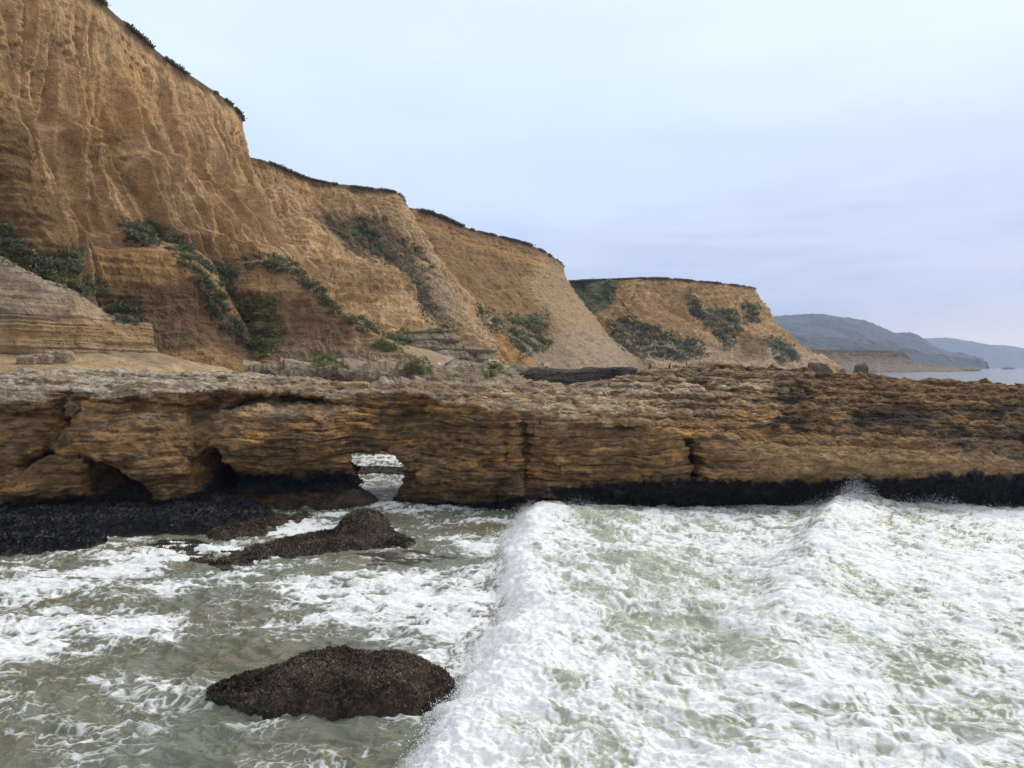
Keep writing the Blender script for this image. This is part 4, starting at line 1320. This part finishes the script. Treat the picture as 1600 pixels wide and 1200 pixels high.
# far rocks: stack, small arch, islet
def blob_rock(name, ctr, rad, seed, label, cat, c0, c1, hole=None, rough=.25, boxy=0.0):
    h = max(rad) / 26.0
    ex = [r * 1.45 for r in rad]
    X, Y, Z = [np.arange(-e, e, h, dtype=F32) for e in ex]
    x, y, z = np.meshgrid(X, Y, Z, indexing='ij')
    p = 2 + boxy
    f = (np.abs(x / rad[0]) ** p + np.abs(y / rad[1]) ** p + np.abs(z / rad[2]) ** p) ** (1 / p) - 1
    m = max(rad)
    f = f + rough * fbm(x / m * 1.6 + seed, y / m * 1.6, z / m * 1.6, 4, .55)
    if hole:
        f = np.maximum(f, -((((x - hole[0]) / hole[2]) ** 2 + ((z - hole[1]) / hole[3]) ** 2) ** .5 - 1) * .6)
    V, Q = surface_nets(f, [-e for e in ex], h)
    n = fbm(V[:, 0] / m * 3, V[:, 1] / m * 3, V[:, 2] / m * 5 + seed, 4, .6)
    c = lerp(np.array(c0), np.array(c1), np.clip(.5 + 1.2 * n, 0, 1)[:, None])
    N = vert_normals(V, Q)
    if (N * V).sum() < 0:
        Q = Q[:, ::-1]
    o = link_mesh(name, V, Q, M_ROCK, None, c, {'wet': np.zeros(len(V))})
    o.location = ctr
    return tag(o, label, cat)


DK0, DK1 = (.07, .052, .038), (.20, .15, .10)
blob_rock('sea_stack', (wpt(1344, 584, 110)[0], 110, 2.3), (.85, .9, 2.9), 3, 'small upright post-shaped sea stack on the skyline beyond the wall', 'sea stack', DK0, DK1, boxy=3, rough=.3)
a = wpt(1281, 582, 120)
blob_rock('sea_arch', (a[0], a[1], 2.4), (1.8, 1.3, 3.2), 9, 'tiny dark rock arch with a gap beneath, at the foot of the far headland', 'sea arch', DK0, DK1, hole=(.6, .1, .5, 1.75), boxy=2.0, rough=.3)
a = wpt(1502, 576, 900)
blob_rock('rock_islet', (a[0], a[1], 0), (20, 12, 4.5), 14, 'low dark rock islet off the far cliff point', 'rock', DK0, DK1, rough=.35)
a = wpt(1575, 575, 1500)
blob_rock('rock_islet', (a[0], a[1], 0), (12, 9, 4.5), 24, 'tiny dark rock far out on the right of the sea horizon', 'rock', DK0, DK1, rough=.35)


# ------------------------------------------------------------------ plants
def shrub_mesh(seed, n=420, flat=.62):
    r = np.random.default_rng(seed)
    th, ph = r.random(n) * 2 * math.pi, np.arccos(r.random(n))
    rr = .55 + .45 * r.random(n) ** .5
    dirs = np.stack([np.cos(th) * np.sin(ph), np.sin(th) * np.sin(ph), np.cos(ph)], 1)
    lob = 1 + .5 * perlin(dirs[:, 0] * 1.8 + seed, dirs[:, 1] * 1.8, dirs[:, 2] * 1.8)
    P = dirs * (rr * lob)[:, None] * np.array((1, 1, flat))
    a = dirs + r.normal(0, .7, (n, 3))
    a /= np.linalg.norm(a, axis=1, keepdims=True)
    b = np.cross(a, r.normal(size=(n, 3)))
    b /= np.linalg.norm(b, axis=1, keepdims=True)
    s = (.10 + .13 * r.random(n))[:, None]
    V = np.stack([P - b * s * .45, P + b * s * .45, P + a * s * 1.1 + b * s * .3, P + a * s * 1.3 - b * s * .25], 1).reshape(-1, 3)
    t = np.repeat(.45 + 1.1 * r.random(n), 4)[:, None] * np.ones((1, 3))
    return V, np.arange(n * 4).reshape(n, 4), t


SHRUBS = []
for k in range(6):
    V, Q, t = shrub_mesh(100 + k)
    o = link_mesh('shrub', V, Q, M_LEAF if k < 4 else M_LEAF_G, None, t, smooth=False)
    COL.objects.unlink(o)
    SHRUBS.append(o)

bpy.context.view_layer.update()
DG = bpy.context.evaluated_depsgraph_get()


def hit(px, py, skip=('sea', 'sea_spray')):
    v = Vector(((px - 800) / FPX, 1.0, -(py - HZ) / FPX)).normalized()
    ok, loc, nrm, idx, ob, mtx = SC.ray_cast(DG, Vector((0, 0, EYE)), v)
    return (loc, nrm, ob) if ok else (None, None, None)


def plant(poly, n, size, label, group, green=0.0, sink=.25, kinds=None, seed=1):
    """shrubs rooted on the slope inside an outline"""
    r = np.random.default_rng(seed)
    poly = np.array(poly, float)
    lo, hi = poly.min(0), poly.max(0)
    got, tries = [], 0
    while len(got) < n and tries < 6000:
        tries += 1
        p = lo + (hi - lo) * r.random(2)
        if poly_sdf(np.array([p[0]]), np.array([p[1]]), poly)[0] < 0:
            continue
        if any((p[0] - q[0]) ** 2 + (p[1] - q[1]) ** 2 < (size * .95) ** 2 for q in got) and tries < 3000:
            continue
        loc, nrm, ob = hit(*p)
        if loc is None:
            continue
        got.append(p)
        src = SHRUBS[int(r.integers(4, 6)) if r.random() < green else int(r.integers(0, 4))]
        o = src.copy()
        COL.objects.link(o)
        rad = size * (.50 + .70 * r.random()) * loc.y / FPX * 1.1
        o.scale = (rad * (1 + .4 * r.random()), rad, rad * (.8 + .5 * r.random()))
        o.location = loc + nrm * rad * .15 - Vector((0, 0, rad * sink))
        o.rotation_euler = (.5 * nrm.y * -1, .5 * nrm.x, r.random() * 6.28)
        tag(o, label, 'shrub', group)
    scrub.append((poly, size, green, seed))
    return got


scrub = []
g1 = 'shrubs on the tall left cliff'
plant([(0, 350), (25, 365), (35, 390), (75, 405), (100, 400), (125, 425), (160, 450), (165, 470), (110, 450), (60, 425), (20, 405), (0, 395)], 26, 15, 'grey-green shrub in the bank above the pale terrace at the far left', g1, .35, seed=11)
plant([(98, 392), (120, 385), (128, 395), (105, 405)], 3, 11, 'small dark shrub clump on the bare tan slope above the terrace', g1, .1, seed=12)
plant([(178, 480), (205, 476), (220, 490), (212, 500), (185, 498)], 4, 14, 'round dark green shrub on the blunt end of the terrace', g1, .1, seed=13)
plant([(190, 345), (215, 350), (240, 352), (265, 362), (285, 385), (300, 402), (285, 400), (250, 382), (200, 375)], 20, 12, 'grey-green shrub on the brow above the brown scarp', g1, .15, seed=14)
plant([(275, 375), (300, 395), (330, 410), (360, 415), (368, 440), (350, 470), (365, 500), (385, 540), (360, 530), (335, 490), (312, 450), (280, 410)], 34, 12, 'grey-green shrub in the gully running down beside the brown scarp', g1, .15, seed=15)
plant([(385, 400), (430, 400), (462, 410), (480, 430), (520, 475), (530, 490), (500, 468), (465, 432), (420, 415), (378, 412)], 20, 9, 'grey-green shrub along the crest of the brown spur', g1, .2, seed=16)
plant([(380, 470), (420, 470), (435, 500), (435, 550), (405, 555), (385, 520)], 13, 11, 'dark shrub on the shaded face of the brown spur', g1, .5, seed=17)
plant([(515, 352), (560, 360), (600, 375), (635, 405), (640, 425), (600, 408), (552, 392)], 9, 8, 'dark shrub in the hanging gully of the second headland', 'shrubs on the second headland', .1, seed=18)
plant([(565, 340), (580, 345), (592, 380), (572, 390)], 7, 8, 'dark shrub clump high on the face of the second headland', 'shrubs on the second headland', .1, seed=19)
plant([(625, 370), (660, 385), (680, 430), (670, 450), (645, 430), (630, 400)], 7, 7, 'dark shrub on the upper edge of the second headland slope', 'shrubs on the second headland', .2, seed=20)
plant([(636, 425), (660, 440), (680, 480), (705, 520), (675, 512), (650, 470)], 8, 7, 'dark shrub at the back of the tan buttress gully', 'shrubs on the second headland', .3, seed=21)
plant([(545, 495), (575, 500), (595, 515), (560, 515)], 5, 9, 'shrub at the low end of the brown spur crest', g1, .4, seed=22)
plant([(600, 528), (632, 522), (632, 538), (600, 545)], 4, 11, 'green shrub draped over the edge of the grey bench', 'shrubs on the second headland', 1, seed=23)
plant([(500, 560), (528, 556), (530, 570), (500, 572)], 3, 13, 'yellow-green shrub on the rocky shelf below the brown spur', 'shrubs at the cliff foot', 1, seed=24)
plant([(640, 568), (662, 564), (664, 578), (642, 580)], 2, 11, 'green shrub beside a white gull at the cliff foot', 'shrubs at the cliff foot', .5, seed=25)
plant([(768, 572), (782, 572), (782, 584), (768, 584)], 2, 9, 'yellow-green shrub at the left end of the dark ledge', 'shrubs at the cliff foot', 1, seed=26)
plant([(795, 500), (850, 495), (855, 540), (820, 555), (795, 530)], 16, 11, 'dark green shrub in the hollow at the foot of the third headland', 'shrubs on the third headland', .3, seed=27)
plant([(745, 480), (765, 485), (790, 520), (770, 515)], 5, 8, 'shrub on the brown slope left of the hollow of the third headland', 'shrubs on the third headland', .1, seed=28)
g4 = 'shrubs on the farthest headland'
plant([(905, 445), (955, 437), (955, 465), (925, 480), (908, 470)], 9, 6, 'green shrub on the grassy shoulder of the farthest headland', g4, .8, seed=31)
plant([(950, 505), (985, 500), (1030, 520), (1090, 535), (1100, 555), (1060, 560), (1010, 555), (970, 540)], 44, 8, 'dark shrub in the broad thicket low on the farthest headland', g4, .2, seed=32)
plant([(1095, 490), (1120, 485), (1150, 488), (1155, 530), (1140, 545), (1115, 520)], 22, 8, 'dark shrub in the dense thicket mid-face of the farthest headland', g4, .2, seed=33)
plant([(1075, 465), (1088, 470), (1098, 495), (1085, 490)], 6, 7, 'dark shrub in the narrow strip high on the farthest headland', g4, .1, seed=34)
plant([(1160, 478), (1185, 480), (1185, 500), (1165, 500)], 8, 7, 'dark shrub near the seaward edge of the farthest headland', g4, .1, seed=35)
plant([(1200, 530), (1225, 535), (1250, 560), (1215, 562)], 11, 8, 'dark shrub low on the seaward slope of the farthest headland', g4, .2, seed=36)


# low scrub that nobody could count, filling the thickets between the shrubs
M_SCRUB = leaf_mat('low_scrub_leaf', (.125, .140, .092), (.235, .215, .150), thin=.3)
DG2 = bpy.context.evaluated_depsgraph_get()
for poly, size, green, seed in scrub:
    r = np.random.default_rng(seed + 500)
    lo, hi = poly.min(0) - size, poly.max(0) + size
    area = np.prod(hi - lo)
    k = int(min(9000, area * ({18: .26, 20: .26, 21: .26, 31: .06}.get(seed, .75))))
    q = lo + (hi - lo) * r.random((k, 2))
    sd = poly_sdf(q[:, 0], q[:, 1], poly) + size * 1.5 * fbm(q[:, 0] / 22 + seed, q[:, 1] / 22, None, 4, .6)
    q = q[sd > -.6 * size]
    P, Nn = [], []
    for a in q:
        v = Vector(((a[0] - 800) / FPX, 1.0, -(a[1] - HZ) / FPX)).normalized()
        ok, loc, nrm, idx, ob, mtx = SC.ray_cast(DG2, Vector((0, 0, EYE)), v)
        if ok and not ob.name.startswith('shrub') and loc.y > 32:
            P.append(loc[:])
            Nn.append(nrm[:])
    if len(P) > 20:
        P, Nn = np.array(P), np.array(Nn)
        sz = 5.0 * P[:, 1].mean() / FPX
        P = P + Nn * (r.random((len(P), 1)) * sz * .5)
        tag(scatter_cards('scrub', P, Nn, sz, M_SCRUB if green < .5 else M_LEAF_G, up=.5, aspect=1.5, tint=(.55, 1.3), seed=seed), kind='stuff')


# turf hanging over the cliff tops
def turf(parent, line, step, size, drop, seed, nper=6):
    r = np.random.default_rng(seed)
    L = np.linalg.norm(np.diff(np.array(line), axis=0), axis=1).sum()
    n = int(L / step)
    c = catmull(line, n)
    p = np.repeat(c, nper, 0)
    p = p + r.normal(0, 1, p.shape) * np.array((size * 1.1, size * 1.1, size * .35)) + np.array((0, 0, -drop * .2))
    k = fbm(p[:, 0] / 3, p[:, 1] / 3, None, 3)
    p = p[k > -.06]
    k = k[k > -.06]
    p[:, 2] += size * 1.3 * np.clip(k, 0, 1) * r.random(len(p))
    o = scatter_cards('turf_edge', p, np.tile((0, 0, 1.0), (len(p), 1)), size, M_TURF, up=.6, aspect=1.6, tint=(.5, 1.4), parent=parent, seed=seed)
    return tag(o, kind='stuff')


turf(t_h1, [(-30, 22, 33), (-30, 40, 33), (-30.6, 55, 32.4), (-30.4, 68, 32), (-29, 84.5, 31.6), (-31, 89.5, 31)], .02, .15, .4, 1)
turf(t_h2, [(-36, 94.5, 30.6), (-31.5, 97, 30.6), (-26.3, 106, 30), (-21.5, 109.5, 30), (-16.8, 112.6, 30), (-16.2, 117, 29.6)], .022, .18, .4, 2)
turf(t_h3, [(-20, 122.6, 30.1), (-17, 124, 30.2), (-7, 144, 30), (2.6, 159, 30), (8.5, 177, 30), (12.6, 193, 29.6)], .035, .22, .5, 3)
turf(t_h4, [(19.5, 240, 31), (29, 225, 30), (42, 227, 30.6), (56, 231, 30), (70, 241, 29.8), (77, 250, 29.8)], .045, .27, .5, 4)


# ------------------------------------------------------------------ birds
def lathe(path, radii, n=10, squash=1.0):
    path, radii = np.array(path, float), np.array(radii, float)
    T = np.gradient(path, axis=0)
    T /= np.linalg.norm(T, axis=1, keepdims=True)
    side = np.array((0, 1.0, 0))
    V = []
    for p, t, r in zip(path, T, radii):
        b = np.cross(t, side)
        for k in range(n):
            a = 2 * math.pi * k / n
            V.append(p + r * (math.cos(a) * side * squash + math.sin(a) * b))
    m = len(path)
    Q = []
    for i in range(m - 1):
        for k in range(n):
            Q.append((i * n + k, i * n + (k + 1) % n, (i + 1) * n + (k + 1) % n, (i + 1) * n + k))
    return np.array(V), np.array(Q)


def bird(px, py, d, dark, label, face=1):
    x, y, z = wpt(px, py, d)
    ok, loc, nrm, idx, ob, mtx = SC.ray_cast(DG, Vector((x, y, 12)), Vector((0, 0, -1)))
    if not ok:
        return
    if dark:   # cormorant, standing upright
        parts = [lathe([(-.16, 0, .02), (-.12, 0, .10), (-.03, 0, .22), (.03, 0, .38), (.06, 0, .48), (.07, 0, .56), (.09, 0, .64), (.13, 0, .68), (.17, 0, .68), (.25, 0, .67)],
                       [.012, .035, .085, .10, .07, .035, .028, .036, .02, .004])]
        legs = [lathe([(-.02, s, .20), (-.01, s, .02), (.07, s, 0)], [.02, .012, .006], 6) for s in (-.04, .04)]
        m1, m2 = M_DARKB, M_DARKB
    else:      # gull
        parts = [lathe([(-.36, 0, .20), (-.25, 0, .22), (-.10, 0, .24), (.06, 0, .27), (.14, 0, .33), (.18, 0, .40), (.22, 0, .42), (.26, 0, .41), (.32, 0, .40)],
                       [.012, .045, .09, .10, .07, .048, .050, .028, .005])]
        legs = [lathe([(0, s, .20), (0, s, .02), (.06, s, 0)], [.014, .009, .006], 6) for s in (-.04, .04)]
        m1, m2 = M_WHITEB, M_LEGB
    t = thing('cormorant' if dark else 'gull', loc, label, 'bird')
    t.rotation_euler = (0, 0, 0 if face > 0 else math.pi)
    t.scale = (.8,) * 3
    V, Q = parts[0]
    link_mesh('body', V, Q, m1, t)
    for V, Q in legs:
        link_mesh('leg', V, Q, m2, t)
    if not dark:
        W, Qw = lathe([(-.44, 0, .22), (-.25, 0, .25), (-.08, 0, .29), (.05, 0, .30)], [.008, .05, .085, .03])
        W[:, 1] *= 1.15
        link_mesh('wings', W, Qw, M_GREYB, t)
    return t


M_DARKB = plain_mat('black_feathers', (.015, .015, .016), .6)
M_WHITEB = plain_mat('white_feathers', (.85, .85, .84), .7, var=.05)
M_GREYB = plain_mat('grey_feathers', (.45, .47, .50), .7, var=.1)
M_LEGB = plain_mat('bird_leg', (.45, .30, .22), .6)
DG = bpy.context.evaluated_depsgraph_get()
bird(645, 577, 52, False, 'white gull beside the green shrub at the cliff foot')
bird(688, 580, 54, False, 'white gull on the pale shelf, right of the other shelf gull', -1)
bird(1064, 576, 63.5, False, 'white gull at the right end of the dark ledge, next to a cormorant')
bird(1015, 579, 63, True, 'black cormorant standing alone on the middle of the dark ledge')
bird(1046, 578, 63, True, 'black cormorant standing just left of the ledge gull')
bird(1074, 576, 63.5, True, 'tall black cormorant standing just right of the ledge gull', -1)
bird(1095, 576, 63.5, True, 'black cormorant standing farthest right on the rock ledge', -1)

# ------------------------------------------------------------------ loose stones on the sand fan
for k, (px, py, r0, lab) in enumerate([(70, 566, .35, 'pale tan block at the foot of the terrace, second stone from the right'), (92, 563, .42, 'largest pale angular block at the foot of the terrace'), (45, 568, .30, 'low pale block at the foot of the terrace, leftmost of three')]):
    loc, nrm, ob = hit(px, py)
    if loc:
        blob_rock('stone', (loc.x, loc.y, loc.z + r0 * .2), (r0 * 1.3, r0, r0 * .8), 40 + k * 3, lab, 'stone', (.30, .23, .16), (.45, .35, .25), boxy=4, rough=.3)
loc, nrm, ob = hit(552, 605)
if loc:
    blob_rock('rock_slab', (loc.x, loc.y, loc.z + .05), (.62, .5, .16), 71, 'pale orange slab lying on the crest of the wall above the arch', 'rock', (.36, .24, .12), (.46, .33, .18), boxy=3, rough=.25)

# ------------------------------------------------------------------ haze: one box of even air around everything
def build_haze():
    x0, x1, y0, y1, z0, z1 = -9600, 11000, -60, 7600, -2.2, 420
    V = [(x, y, z) for x in (x0, x1) for y in (y0, y1) for z in (z0, z1)]
    Q = [(0, 1, 3, 2), (4, 6, 7, 5), (0, 4, 5, 1), (2, 3, 7, 6), (0, 2, 6, 4), (1, 5, 7, 3)]
    m = bpy.data.materials.new('haze_air')
    m.use_nodes = True
    g = G(m.node_tree)
    out = g.node('ShaderNodeOutputMaterial')
    pv = g.node('ShaderNodeVolumePrincipled')
    pv.inputs['Color'].default_value = (.62, .73, 1.0, 1)
    pv.inputs['Density'].default_value = 1.6e-4
    pv.inputs['Anisotropy'].default_value = .0
    g.link(pv.outputs[0], out.inputs['Volume'])
    o = link_mesh('haze', np.array(V, float), np.array(Q), m, smooth=False)
    tag(o, kind='stuff')


build_haze()
